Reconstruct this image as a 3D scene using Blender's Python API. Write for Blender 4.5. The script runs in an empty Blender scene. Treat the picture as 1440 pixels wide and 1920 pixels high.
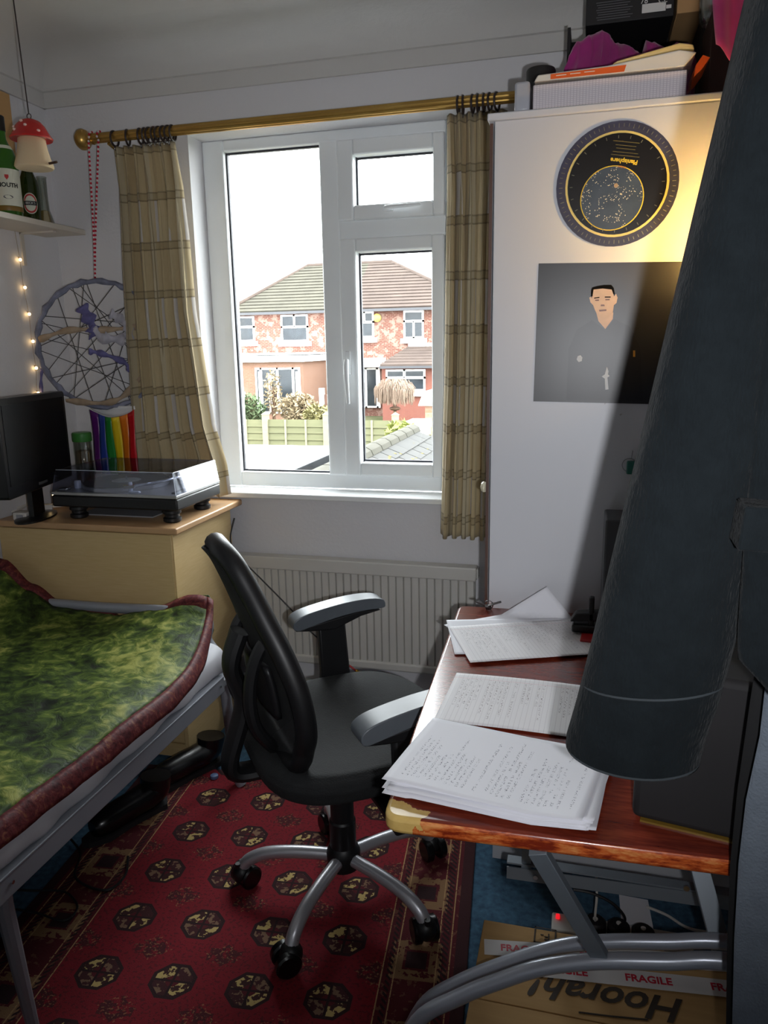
import bpy, math, random
from mathutils import Matrix, Vector, Euler, noise
random.seed(7)
PI = math.pi
SC = bpy.context.scene
COL = SC.collection

# ------------------------------------------------------------------ camera
F = 1420.0
HC = 1.40
def _rm(yaw, pit, rol):
    cy, sy, cp, sp, cr, sr = math.cos(yaw), math.sin(yaw), math.cos(pit), math.sin(pit), math.cos(rol), math.sin(rol)
    Ry = Matrix(((cy, 0, sy), (0, 1, 0), (-sy, 0, cy)))
    Rx = Matrix(((1, 0, 0), (0, cp, -sp), (0, sp, cp)))
    Rz = Matrix(((cr, -sr, 0), (sr, cr, 0), (0, 0, 1)))
    return Rz @ Rx @ Ry
_M = _rm(math.radians(14.9), math.radians(12.35), math.radians(-1.03))
RW = Matrix((_M.col[0], _M.col[2], -_M.col[1]))      # lens axes (right, down, forward) -> room axes
CAM = Vector((0, 0, HC))
cam = bpy.data.cameras.new('camera')
cam.sensor_fit = 'VERTICAL'; cam.sensor_height = 36.0; cam.lens = F / 1920 * 36.0
cam.clip_start = 0.02; cam.clip_end = 400
camo = bpy.data.objects.new('camera', cam); COL.objects.link(camo)
right = RW @ Vector((1, 0, 0)); up = RW @ Vector((0, -1, 0)); fwd = RW @ Vector((0, 0, 1))
m4 = Matrix((right, up, -fwd)).transposed().to_4x4(); m4.translation = CAM
camo.matrix_world = m4
SC.camera = camo

# ------------------------------------------------------------------ light and exposure
SC.view_settings.view_transform = 'Standard'
SC.view_settings.look = 'None'
SC.view_settings.exposure = 0.40
SC.view_settings.gamma = 1.0
SC.view_settings.use_curve_mapping = False
SC.cycles.use_denoising = True
SC.cycles.max_bounces = 8
SC.cycles.diffuse_bounces = 6
SC.cycles.transparent_max_bounces = 12
SC.cycles.sample_clamp_indirect = 4.0
SC.cycles.caustics_reflective = False
SC.cycles.caustics_refractive = False
world = bpy.data.worlds.new('overcast_sky'); SC.world = world
world.use_nodes = True
bg = world.node_tree.nodes['Background']
bg.inputs[0].default_value = (0.95, 0.98, 1.0, 1)
bg.inputs[1].default_value = 14.0
# light coming in through the window opening (sampling portal, gives no light of its own)
pl = bpy.data.lights.new('window_portal', 'AREA'); pl.shape = 'RECTANGLE'; pl.size = 1.1; pl.size_y = 1.35
pl.cycles.is_portal = True
plo = bpy.data.objects.new('window_portal', pl); COL.objects.link(plo)
plo.location = (-0.93, 2.80, 1.5); plo.rotation_euler = (-PI/2, 0, 0)
# the camera's built-in flash, right of and a little below the lens
fl = bpy.data.lights.new('camera_flash', 'SPOT'); fl.energy = 39.0; fl.color = (0.95, 0.965, 1.0)
fl.shadow_soft_size = 0.010; fl.spot_size = math.radians(118); fl.spot_blend = 0.95
flo = bpy.data.objects.new('camera_flash', fl); COL.objects.link(flo)
flo.location = CAM + right * 0.056 - up * 0.030
flo.rotation_euler = (fwd + up * 0.36 + right * 0.06).to_track_quat('-Z', 'Y').to_euler()

def P(px, py, x=None, y=None, z=None):
    r = RW @ Vector((px - 720, py - 960, F)).normalized()
    if x is not None: t = (x - CAM.x) / r.x
    elif y is not None: t = (y - CAM.y) / r.y
    else: t = (z - CAM.z) / r.z
    return CAM + r * t

# ------------------------------------------------------------------ materials
def lin(c):
    return tuple(((v / 255) / 12.92 if v / 255 <= 0.04045 else ((v / 255 + 0.055) / 1.055) ** 2.4) for v in c) + (1.0,)
MATS = {}
def setin(b, **k):
    for n, v in k.items():
        nm = {'rough': 'Roughness', 'metal': 'Metallic', 'spec': 'Specular IOR Level', 'coat': 'Coat Weight', 'coatr': 'Coat Roughness',
              'sheen': 'Sheen Weight', 'trans': 'Transmission Weight', 'alpha': 'Alpha', 'es': 'Emission Strength', 'ior': 'IOR', 'sub': 'Subsurface Weight'}[n]
        b.inputs[nm].default_value = v
class NT:
    """short-hand around a node tree"""
    def __init__(s, mat):
        s.t = mat.node_tree; s.n = s.t.nodes; s.l = s.t.links; s.b = s.n.get('Principled BSDF')
    def new(s, t, **k):
        n = s.n.new(t)
        for a, v in k.items(): setattr(n, a, v)
        return n
    def put(s, sock, v):
        if isinstance(v, bpy.types.NodeSocket): s.l.new(v, sock)
        elif v is not None: sock.default_value = v
    def m(s, op, a, b=None, c=None, clamp=False):
        n = s.new('ShaderNodeMath', operation=op); n.use_clamp = clamp
        s.put(n.inputs[0], a); s.put(n.inputs[1], b)
        if c is not None: s.put(n.inputs[2], c)
        return n.outputs[0]
    def mix(s, f, a, b):
        n = s.new('ShaderNodeMix', data_type='RGBA'); s.put(n.inputs[0], f); s.put(n.inputs[6], a); s.put(n.inputs[7], b); return n.outputs[2]
    def coord(s, k='Object'): return s.new('ShaderNodeTexCoord').outputs[k]
    def mapping(s, v, scale=(1, 1, 1), rot=(0, 0, 0), loc=(0, 0, 0)):
        n = s.new('ShaderNodeMapping'); s.l.new(v, n.inputs[0]); n.inputs['Scale'].default_value = scale; n.inputs['Rotation'].default_value = rot; n.inputs['Location'].default_value = loc; return n.outputs[0]
    def noise(s, v, scale, detail=3, rough=.5, dist=0):
        n = s.new('ShaderNodeTexNoise'); s.put(n.inputs['Vector'], v); n.inputs['Scale'].default_value = scale; n.inputs['Detail'].default_value = detail; n.inputs['Roughness'].default_value = rough; n.inputs['Distortion'].default_value = dist; return n.outputs[0]
    def vor(s, v, scale, out='Distance', **k):
        n = s.new('ShaderNodeTexVoronoi', **k); s.put(n.inputs['Vector'], v); n.inputs['Scale'].default_value = scale; return n.outputs[out]
    def ramp(s, f, stops, interp='LINEAR'):
        n = s.new('ShaderNodeValToRGB'); s.l.new(f, n.inputs[0]); e = n.color_ramp.elements; n.color_ramp.interpolation = interp
        while len(e) < len(stops): e.new(0.5)
        for i, (p, c) in enumerate(stops): e[i].position = p; e[i].color = c
        return n.outputs[0]
    def sep(s, v):
        n = s.new('ShaderNodeSeparateXYZ'); s.l.new(v, n.inputs[0]); return n.outputs
    def comb(s, x, y, z=0):
        n = s.new('ShaderNodeCombineXYZ'); s.put(n.inputs[0], x); s.put(n.inputs[1], y); s.put(n.inputs[2], z); return n.outputs[0]
    def col(s, v): s.put(s.b.inputs['Base Color'], v)
    def bump(s, h, strength=.3, dist=.01):
        n = s.new('ShaderNodeBump'); s.l.new(h, n.inputs['Height']); n.inputs['Strength'].default_value = strength; n.inputs['Distance'].default_value = dist; s.l.new(n.outputs[0], s.b.inputs['Normal'])
    def step(s, v, t): return s.m('GREATER_THAN', v, t)
    def band(s, v, a, b): return s.m('MULTIPLY', s.m('GREATER_THAN', v, a), s.m('LESS_THAN', v, b))
def new_mat(name, col=(200, 200, 200), **k):
    m = bpy.data.materials.new(name); m.use_nodes = True
    t = NT(m); t.b.inputs['Base Color'].default_value = lin(col); k.setdefault('rough', .5); setin(t.b, **k)
    MATS[name] = m
    return m, t
def plain(name, col, var=.12, scale=6, bump=0, bscale=200, **k):
    """one colour with a little natural unevenness"""
    m, t = new_mat(name, col, **k)
    co = t.coord()
    c = lin(col)
    n = t.noise(co, scale, 4)
    lo = tuple(v * (1 - var) for v in c[:3]) + (1,); hi = tuple(min(1, v * (1 + var)) for v in c[:3]) + (1,)
    t.col(t.ramp(n, [(.3, lo), (.7, hi)]))
    if bump: t.bump(t.noise(co, bscale, 2), bump, .004)
    return m
def emit(name, col, s):
    m, t = new_mat(name, col); t.b.inputs['Emission Color'].default_value = lin(col); setin(t.b, es=s); return m
def clear(name, col, gl=.08, tint=None, rough=.03):
    """thin clear sheet: mostly see-through with a surface gloss"""
    m = bpy.data.materials.new(name); m.use_nodes = True; nt = m.node_tree; nt.nodes.clear()
    o = nt.nodes.new('ShaderNodeOutputMaterial'); mx = nt.nodes.new('ShaderNodeMixShader')
    tr = nt.nodes.new('ShaderNodeBsdfTransparent'); g = nt.nodes.new('ShaderNodeBsdfGlossy')
    tr.inputs[0].default_value = lin(col); g.inputs['Roughness'].default_value = rough
    f = nt.nodes.new('ShaderNodeFresnel'); f.inputs[0].default_value = 1.45
    mu = nt.nodes.new('ShaderNodeMath'); mu.operation = 'MULTIPLY_ADD'; mu.inputs[1].default_value = .26; mu.inputs[2].default_value = gl * .3
    nt.links.new(f.outputs[0], mu.inputs[0]); nt.links.new(mu.outputs[0], mx.inputs[0])
    nt.links.new(tr.outputs[0], mx.inputs[1]); nt.links.new(g.outputs[0], mx.inputs[2]); nt.links.new(mx.outputs[0], o.inputs[0])
    MATS[name] = m; return m

# ------------------------------------------------------------------ mesh building
class MB:
    def __init__(s): s.v = []; s.f = []; s.uv = {}; s.mi = []
    def add(s, vs, fs, M=None, mi=0):
        o = len(s.v)
        s.v += [(M @ Vector(p)) if M is not None else Vector(p) for p in vs]
        s.f += [[o + i for i in f] for f in fs]; s.mi += [mi] * len(fs)
        return s
    def box(s, x0, x1, y0, y1, z0, z1, M=None, mi=0):
        vs = [(x, y, z) for z in (z0, z1) for y in (y0, y1) for x in (x0, x1)]
        return s.add(vs, [(0, 2, 3, 1), (4, 5, 7, 6), (0, 1, 5, 4), (2, 6, 7, 3), (0, 4, 6, 2), (1, 3, 7, 5)], M, mi)
    def prism(s, poly, vec, M=None, mi=0):
        n = len(poly); vec = Vector(vec); a = [Vector(p) for p in poly]; b = [p + vec for p in a]
        fs = [tuple(range(n))[::-1], tuple(range(n, 2 * n))] + [(i, (i + 1) % n, n + (i + 1) % n, n + i) for i in range(n)]
        return s.add(a + b, fs, M, mi)
    def tube(s, pts, r, n=8, closed=False, flat=None, M=None, mi=0):
        pts = [Vector(p) for p in pts]; N = len(pts)
        rs = r if isinstance(r, (list, tuple)) else [r] * N
        vs, fs = [], []; prev = None
        for i, p in enumerate(pts):
            a = pts[(i - 1) % N] if (closed or i > 0) else p; b = pts[(i + 1) % N] if (closed or i < N - 1) else p
            d = (b - a).normalized() if (b - a).length > 1e-9 else Vector((0, 0, 1))
            if prev is None:
                h = Vector((0, 0, 1)) if abs(d.z) < .9 else Vector((1, 0, 0)); u = d.cross(h).normalized()
            else:
                u = (prev - d * prev.dot(d)); u = u.normalized() if u.length > 1e-6 else d.orthogonal().normalized()
            prev = u; w = d.cross(u)
            fa, fb = flat if flat else (1, 1)
            for k in range(n):
                t = 2 * PI * k / n; vs.append(p + (u * math.cos(t) * fa + w * math.sin(t) * fb) * rs[i])
        for i in range(N if closed else N - 1):
            j = (i + 1) % N
            for k in range(n): fs.append((i * n + k, i * n + (k + 1) % n, j * n + (k + 1) % n, j * n + k))
        if not closed: fs.append(tuple(range(n))[::-1]); fs.append(tuple(range((N - 1) * n, N * n)))
        return s.add(vs, fs, M, mi)
    def lathe(s, prof, n=24, c=(0, 0, 0), M=None, mi=0):
        vs, fs = [], []; c = Vector(c)
        for r, z in prof:
            for k in range(n): t = 2 * PI * k / n; vs.append(c + Vector((max(r, 1e-4) * math.cos(t), max(r, 1e-4) * math.sin(t), z)))
        for i in range(len(prof) - 1):
            for k in range(n): fs.append((i * n + k, i * n + (k + 1) % n, (i + 1) * n + (k + 1) % n, (i + 1) * n + k))
        fs.append(tuple(range(n))[::-1]); fs.append(tuple(range((len(prof) - 1) * n, len(prof) * n)))
        return s.add(vs, fs, M, mi)
    def ball(s, c, r, n=10, sc=(1, 1, 1), M=None, mi=0):
        k = max(5, n // 2); vs = [Vector(c) + Vector((0, 0, -r * sc[2]))]
        for i in range(1, k):
            a = -PI / 2 + PI * i / k
            for j in range(n): t = 2 * PI * j / n; vs.append(Vector(c) + Vector((r * math.cos(a) * math.cos(t) * sc[0], r * math.cos(a) * math.sin(t) * sc[1], r * math.sin(a) * sc[2])))
        vs.append(Vector(c) + Vector((0, 0, r * sc[2]))); fs = []
        for j in range(n): fs.append((0, 1 + (j + 1) % n, 1 + j)); fs.append((len(vs) - 1, len(vs) - 1 - n + j, len(vs) - 1 - n + (j + 1) % n))
        for i in range(k - 2):
            for j in range(n): a = 1 + i * n + j; b = 1 + i * n + (j + 1) % n; fs.append((a, b, b + n, a + n))
        return s.add(vs, fs, M, mi)
    def grid(s, fn, nu, nv, uvf=None, M=None, mi=0, closeu=False):
        o = len(s.v); f0 = len(s.f); vs = []; fs = []; W = nu if closeu else nu + 1
        for j in range(nv + 1):
            for i in range(W): vs.append(fn(i / nu, j / nv))
        for j in range(nv):
            for i in range(nu): i2 = (i + 1) % W if closeu else i + 1; fs.append((j * W + i, j * W + i2, (j + 1) * W + i2, (j + 1) * W + i))
        s.add(vs, fs, M, mi)
        if uvf:
            for q in range(len(fs)):
                j, i = divmod(q, nu)
                s.uv[f0 + q] = [uvf(i / nu, j / nv), uvf((i + 1) / nu, j / nv), uvf((i + 1) / nu, (j + 1) / nv), uvf(i / nu, (j + 1) / nv)]
        return s
    def text(s, body, size, M, ext=.0004, shear=0, bold=0, align='CENTER', mi=0, sx=1):
        c = bpy.data.curves.new('t', 'FONT'); c.body = body; c.size = size; c.extrude = ext; c.shear = shear; c.offset = bold; c.align_x = align; c.align_y = 'CENTER'; c.resolution_u = 3
        o = bpy.data.objects.new('t', c); COL.objects.link(o)
        me = bpy.data.meshes.new_from_object(o.evaluated_get(bpy.context.evaluated_depsgraph_get()))
        s.add([Vector((v.co.x * sx, v.co.y, v.co.z)) for v in me.vertices], [tuple(p.vertices) for p in me.polygons], M, mi)
        bpy.data.objects.remove(o); bpy.data.curves.remove(c); bpy.data.meshes.remove(me)
        return s
ORG = {}
def worg(o): return ORG.get(o.name, Vector((0, 0, 0)))
def build(name, mb, mat, parent=None, smooth=35, bevel=0, bseg=2, sub=0, solid=0, label=None, cat=None, group=None, kind=None, origin=None):
    lo = Vector((min(v[i] for v in mb.v) for i in range(3))); hi = Vector((max(v[i] for v in mb.v) for i in range(3)))
    o0 = Vector(origin) if origin is not None else Vector(((lo.x + hi.x) / 2, (lo.y + hi.y) / 2, lo.z))
    me = bpy.data.meshes.new(name); me.from_pydata([v - o0 for v in mb.v], [], mb.f)
    mats = mat if isinstance(mat, (list, tuple)) else [mat]
    for m in mats: me.materials.append(MATS[m] if isinstance(m, str) else m)
    if len(mats) > 1: me.polygons.foreach_set('material_index', mb.mi)
    if mb.uv:
        ul = me.uv_layers.new(name='cloth')
        for p in me.polygons:
            u = mb.uv.get(p.index)
            if u:
                for k, li in enumerate(p.loop_indices): ul.data[li].uv = u[k]
    me.validate(); me.update()
    if smooth:
        me.polygons.foreach_set('use_smooth', [True] * len(me.polygons)); me.set_sharp_from_angle(angle=math.radians(smooth))
    ob = bpy.data.objects.new(name, me); COL.objects.link(ob)
    if parent is not None: ob.parent = parent; ob.location = o0 - worg(parent)
    else: ob.location = o0
    ORG[ob.name] = o0
    if bevel: b = ob.modifiers.new('edge', 'BEVEL'); b.width = bevel; b.segments = bseg; b.limit_method = 'ANGLE'; b.angle_limit = math.radians(40)
    if solid: b = ob.modifiers.new('thick', 'SOLIDIFY'); b.thickness = solid; b.offset = 0
    if sub: b = ob.modifiers.new('soft', 'SUBSURF'); b.levels = sub; b.render_levels = sub
    tag(ob, label, cat, group, kind)
    return ob
def tag(o, label=None, cat=None, group=None, kind=None):
    if label: o['label'] = label
    if cat: o['category'] = cat
    if group: o['group'] = group
    if kind: o['kind'] = kind
    return o
def thing(name, loc, label, cat, group=None):
    o = bpy.data.objects.new(name, None); COL.objects.link(o); o.location = loc; o.empty_display_size = .05; ORG[o.name] = Vector(loc)
    return tag(o, label, cat, group)
def clone(root, off, label=None):
    """copy of a thing with its parts and sub-parts, moved by off"""
    def rec(o, par):
        c = o.copy(); COL.objects.link(c); ORG[c.name] = worg(o) + Vector(off)
        if par is not None: c.parent = par
        for ch in list(o.children): rec(ch, c)
        return c
    r = rec(root, None); r.location = root.location + Vector(off)
    if label: r['label'] = label
    return r
def B(*a, **k): return MB().box(*a, **k)
def T(loc=(0, 0, 0), rz=0, rx=0, ry=0): return Matrix.Translation(Vector(loc)) @ Euler((rx, ry, rz), 'XYZ').to_matrix().to_4x4()
def frame_to(o, ax, ay):
    """matrix whose local x,y run along ax, ay with origin o"""
    ax = Vector(ax).normalized(); ay = Vector(ay); ay = (ay - ax * ay.dot(ax)).normalized(); az = ax.cross(ay)
    m = Matrix((ax, ay, az)).transposed().to_4x4(); m.translation = Vector(o); return m
def spline(pts, n=8, closed=False):
    pts = [Vector(p) for p in pts]; out = []; N = len(pts)
    for i in range(N if closed else N - 1):
        g = lambda k: pts[k % N] if closed else pts[min(max(k, 0), N - 1)]
        p0, p1, p2, p3 = g(i - 1), g(i), g(i + 1), g(i + 2)
        for k in range(n):
            t = k / n; out.append(.5 * ((2 * p1) + (p2 - p0) * t + (2 * p0 - 5 * p1 + 4 * p2 - p3) * t * t + (3 * p1 - p0 - 3 * p2 + p3) * t ** 3))
    if not closed: out.append(pts[-1])
    return out
def fbm(x, y, z=0): return noise.fractal(Vector((x, y, z)), 1.0, 2.0, 4)
# ================================================================== materials of the room
def _wall(name, col, bs, bst):
    m, t = new_mat(name, col, rough=.85); co = t.coord()
    c = lin(col); t.col(t.ramp(t.noise(co, 2.2, 5), [(.3, tuple(v * .95 for v in c[:3]) + (1,)), (.7, c)]))
    t.bump(t.noise(co, bs, 3), bst, .004)
_wall('wall_paint', (220, 219, 222), 90, .25)
_wall('ceiling_paint', (205, 203, 200), 60, .35)
plain('gloss_white', (238, 240, 240), .03, 5, rough=.28)
plain('upvc_white', (242, 246, 248), .02, 4, rough=.30)
plain('gasket', (30, 30, 40), .1, rough=.6)
m, t = new_mat('carpet_blue', (58, 92, 118), rough=.95); co = t.coord()
t.col(t.ramp(t.noise(co, 60, 4), [(.3, lin((44, 74, 98))), (.7, lin((70, 108, 134)))])); t.bump(t.noise(co, 500, 2), .6, .004)
plain('radiator_paint', (206, 204, 198), .03, 4, rough=.4)
clear('window_glass', (252, 254, 254), .05)

# ================================================================== the room shell
XL, XR, YW, YB, ZC = -1.96, .66, 2.62, -1.2, 2.42
def struct(name, mb, mat, **k): return build(name, mb, mat, kind='structure', **k)
struct('floor', B(XL - .2, XR + .2, YB - .2, YW + .28, -.15, 0), 'carpet_blue', label='blue fitted carpet covering the bedroom floor')
struct('ceiling', B(XL - .2, XR + .2, YB - .2, YW + .28, ZC, ZC + .15), 'ceiling_paint', label='grey-white stippled ceiling above the window')
struct('wall_left', B(XL - .2, XL, YB - .2, YW + .28, 0, ZC), 'wall_paint', label='plain white left wall behind the bottle shelf')
struct('wall_right', B(XR, XR + .2, YB - .2, YW + .28, 0, ZC), 'wall_paint', label='plain white right wall behind wardrobe and coats')
struct('wall_rear', B(XL, XR, YB - .2, YB, 0, ZC), 'wall_paint', label='plain white wall opposite the window')
OX0, OX1, OZ0, OZ1 = -1.388, -.432, .868, 2.138
w = MB().box(XL, OX0, YW, YW + .28, 0, ZC).box(OX1, XR, YW, YW + .28, 0, ZC).box(OX0, OX1, YW, YW + .28, 0, .8465).box(OX0, OX1, YW, YW + .28, OZ1, ZC)
struct('wall_window', w, 'wall_paint', label='white window wall with deep reveal above the radiator')
cov = MB(); prof = [(0, 0), (0, -.150), (-.010, -.150), (-.012, -.100), (-.022, -.098)] + [(-.022 - .24 * (1 - math.cos(q * PI / 16)), -.098 * (1 - math.sin(q * PI / 16))) for q in range(1, 9)]
cov.prism([(XL, YW + a, ZC + b) for a, b in prof], (XR - XL, 0, 0))
struct('trim_1', cov, 'ceiling_paint', label='curved plaster cove where window wall meets ceiling')
cov2 = MB().prism([(XL - a, YB, ZC + b) for a, b in prof], (0, YW - YB, 0)); struct('trim_3', cov2, 'ceiling_paint', label='curved plaster cove where left wall meets ceiling')
struct('baseboard_window', B(XL, XR, YW - .018, YW, 0, .12), 'gloss_white', bevel=.004, label='white skirting board under the radiator')
struct('baseboard_left', B(XL, XL + .018, YB, YW - .02, 0, .12), 'gloss_white', bevel=.004, label='white skirting board along the left wall')
struct('trim_2', B(-1.43, -.40, YW - .036, YW + .10, .847, .868), 'gloss_white', bevel=.004, label='glossy white window sill board with rounded front edge')

# window
def plainempty(name, loc, label):
    o = bpy.data.objects.new(name, None); COL.objects.link(o); o.location = loc; ORG[o.name] = Vector(loc); o['kind'] = 'structure'; o['label'] = label; return o
win = plainempty('window_1', (-.91, 2.75, .87), 'white plastic framed window with one fixed and two opening lights')
def bars(x0, x1, z0, z1, l, r, b, tt, y0, y1):
    return MB().box(x0, x0 + l, y0, y1, z0, z1).box(x1 - r, x1, y0, y1, z0, z1).box(x0 + l, x1 - r, y0, y1, z0, z0 + b).box(x0 + l, x1 - r, y0, y1, z1 - tt, z1)
WY = 2.72
build('outer_frame', bars(OX0, OX1, OZ0, OZ1, .083, .056, .058, .040, WY, WY + .07), 'upvc_white', win, bevel=.006, bseg=3)
build('mullion', B(-.938, -.864, WY - .004, WY + .07, OZ0 + .05, OZ1 - .03), 'upvc_white', win, bevel=.010, bseg=3)
build('transom', B(-.87, -.48, WY - .003, WY + .07, 1.770, 1.838), 'upvc_white', win, bevel=.008, bseg=3)
s1 = build('casement_sash', bars(-.866, -.488, .924, 1.773, .060, .044, .050, .047, WY - .022, WY + .05), 'upvc_white', win, bevel=.007, bseg=3)
s2 = build('top_sash', bars(-.866, -.488, 1.834, 2.098, .057, .039, .049, .052, WY - .022, WY + .05), 'upvc_white', win, bevel=.007, bseg=3)
def pane(x0, x1, z0, z1, par):
    build('gasket', bars(x0 - .004, x1 + .004, z0 - .004, z1 + .004, .008, .008, .009, .008, WY + .022, WY + .034), 'gasket', par)
    build('pane', B(x0 - .006, x1 + .006, WY + .026, WY + .030, z0 - .006, z1 + .006), 'window_glass', par)
pane(-1.303, -.940, .927, 2.096, win); pane(-.804, -.534, .976, 1.724, s1); pane(-.807, -.529, 1.885, 2.044, s2)
h = MB().box(-.852, -.832, WY - .034, WY - .020, 1.30, 1.385).tube([(-.842, WY - .045, 1.355), (-.842, WY - .055, 1.33), (-.840, WY - .058, 1.28), (-.838, WY - .050, 1.195)], [.010, .011, .009, .007], 8)
build('window_handle', h, 'upvc_white', s1, bevel=.003)
h = MB().box(-.700, -.665, WY - .032, WY - .020, 1.856, 1.872).tube([(-.69, WY - .04, 1.866), (-.66, WY - .052, 1.866), (-.565, WY - .046, 1.868)], [.008, .008, .005], 8)
build('window_handle', h, 'upvc_white', s2, bevel=.003)

# ================================================================== outside
GZ = -2.5
m, t = new_mat('lawn', (120, 132, 84), rough=.95, spec=.08); co = t.coord()
t.col(t.ramp(t.noise(co, .8, 6), [(.3, lin((52, 58, 36))), (.5, lin((72, 74, 52))), (.7, lin((84, 80, 62)))]))
struct('ground', B(-45, 30, 3.0, 80, GZ - .2, GZ), 'lawn', label='patchy grass of the back gardens outside')
def brickmat(name, c1, c2, mortar, hi=(122, 100, 90), scale=1.0):
    m, t = new_mat(name, c1, rough=.9, spec=.08); co = t.coord(); s = t.sep(co)
    b = t.new('ShaderNodeTexBrick'); t.l.new(t.comb(t.m('ADD', s[0], s[1]), s[2], 0), b.inputs['Vector'])
    b.inputs['Color1'].default_value = lin(c1); b.inputs['Color2'].default_value = lin(c2); b.inputs['Mortar'].default_value = lin(mortar)
    b.inputs['Scale'].default_value = scale; b.inputs['Brick Width'].default_value = .23; b.inputs['Row Height'].default_value = .078; b.inputs['Mortar Size'].default_value = .010
    t.col(t.mix(t.m('MULTIPLY', t.step(t.noise(co, 3.2, 3, .7), .53), .75), b.outputs[0], lin(hi)))
brickmat('house_brick', (80, 46, 38), (92, 58, 48), (108, 90, 82))
brickmat('extension_brick', (100, 72, 58), (104, 77, 63), (106, 90, 80), (106, 83, 71))
brickmat('red_brick', (94, 54, 46), (98, 58, 50), (96, 72, 64), (100, 64, 55))
brickmat('pier_brick', (114, 86, 68), (118, 90, 74), (120, 104, 92), (120, 96, 82))
m, t = new_mat('roof_tile', (120, 100, 88), rough=.9, spec=.08); co = t.coord()
t.col(t.mix(t.noise(co, 1.3, 5), lin((54, 47, 44)), lin((76, 66, 60))))
m, t = new_mat('roof_tile_mossy', (120, 112, 88), rough=.9, spec=.08); co = t.coord()
t.col(t.mix(t.noise(co, 1.3, 5), lin((52, 50, 45)), lin((74, 71, 62))))
plain('outside_white', (236, 236, 236), .03, 3, rough=.6)
plain('house_glass', (34, 38, 42), .5, 1.5, rough=.1, spec=.22)
plain('net_curtain', (208, 204, 194), .1, 6, rough=.8, spec=.08)
plain('gutter_black', (38, 38, 42), .1, rough=.5)
plain('alarm_yellow', (170, 144, 50), .05, rough=.5)
HY = 42.0
house = thing('semi_detached_house', (-13, 46, GZ), 'red brick semi-detached house with hipped tiled roof beyond the fence', 'house')
hx0, hx1 = -20.0, -6.0
build('wall', B(hx0, hx1, HY, HY + 8.5, GZ, 3.42), 'house_brick', house)
EZ, RY = 3.44, 46.4
rL = P(577, 498, y=RY); rR = P(735, 492, y=RY)
e = [Vector((hx0 - .35, HY - .4, EZ)), Vector((hx1 + .35, HY - .4, EZ)), Vector((hx1 + .35, HY + 8.9, EZ)), Vector((hx0 - .35, HY + 8.9, EZ))]
rz = (rL.z + rR.z) / 2; A = Vector((rL.x, RY, rz)); Bq = Vector((rR.x, RY, rz))
roof = build('roof', MB().add(e + [A, Bq], [(0, 1, 5, 4), (1, 2, 5), (2, 3, 4, 5), (3, 0, 4), (3, 2, 1, 0)]), 'roof_tile', house, smooth=0)
NC = 15
for side in (0, 1):
    cm = MB()
    for k in range(NC):
        for (p0, p1, q0, q1) in (((e[0], e[1], A, Bq)),):
            def pt(a, b, u, tt): return a.lerp(b, tt)
            t0, t1 = k / NC, (k + 1.12) / NC; t1 = min(t1, 1)
            l0, r0, l1, r1 = p0.lerp(q0, t0), p1.lerp(q1, t0), p0.lerp(q0, t1), p1.lerp(q1, t1)
            mid = (-12.95 - l0.x) / (r0.x - l0.x); mid1 = (-12.95 - l1.x) / (r1.x - l1.x)
            if side == 0: r0, r1 = l0.lerp(r0, mid), l1.lerp(r1, mid1)
            else: l0, l1 = l0.lerp(r0, mid), l1.lerp(r1, mid1)
            nn = Vector((0, -.55, .83)); lo_, hi_ = nn * .08, nn * .02
            cm.add([l0 + lo_, r0 + lo_, r1 + hi_, l1 + hi_, l0 - nn * .03, r0 - nn * .03], [(0, 1, 2, 3), (4, 5, 1, 0)])
    build('tile_courses', cm, 'roof_tile_mossy' if side == 0 else 'roof_tile', roof, smooth=0)
build('ridge_tiles', MB().tube([A, Bq], .14, 8).tube([e[0] + Vector((0, 0, .1)), A], .12, 8).tube([e[1] + Vector((0, 0, .1)), Bq], .12, 8), 'roof_tile', roof)
build('gutter', B(hx0 - .4, hx1 + .4, HY - .5, HY - .32, EZ - .16, EZ - .02), 'gutter_black', house)
def hwin(px0, py0, px1, py1, y, lights, sill=True, par=house, dark='house_glass'):
    a = P(px0, py0, y=y); b = P(px1, py1, y=y); x0, x1, z1, z0 = a.x, b.x, a.z, b.z; ww, hh = x1 - x0, z1 - z0
    fr = bars(x0, x1, z0, z1, .09, .09, .09, .09, y - .10, y + .02)
    for (u0, u1, v0, v1) in lights:
        if u0 > .02: fr.box(x0 + ww * u0 - .06, x0 + ww * u0 + .06, y - .10, y + .02, z0 + hh * v0, z0 + hh * v1)
        if v0 > .02: fr.box(x0 + ww * u0, x0 + ww * u1, y - .10, y + .02, z0 + hh * v0 - .06, z0 + hh * v0 + .06)
    f = build('window', fr, 'outside_white', par, smooth=0)
    for (u0, u1, v0, v1) in lights:
        build('pane', B(x0 + ww * u0 + .05, x0 + ww * u1 - .05, y - .05, y - .03, z0 + hh * v0 + .05, z0 + hh * v1 - .05), dark, f)
    if sill: build('window_sill', B(x0 - .16, x1 + .16, y - .2, y + .02, z0 - .26, z0), 'outside_white', par)
    return f
hwin(443, 594, 479, 640, HY, [(0, 1, 0, .58), (0, 1, .58, 1)])
hwin(527, 591, 579, 640, HY, [(0, 1, 0, .55), (0, .5, .55, 1), (.5, 1, .55, 1)])
hwin(666, 585, 702, 633, HY, [(0, 1, 0, .6), (0, .5, .6, 1), (.5, 1, .6, 1)])
hwin(757, 583, 795, 634, HY, [(0, .5, 0, .62), (.5, 1, 0, .62), (0, 1, .62, 1)])
c = P(708, 596, y=HY - .05); build('alarm_box', MB().lathe([(.16, 0), (.22, .02), (.22, .14), (.14, .18)], 14, M=T(c, rx=PI / 2)), 'alarm_yellow', house)
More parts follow.
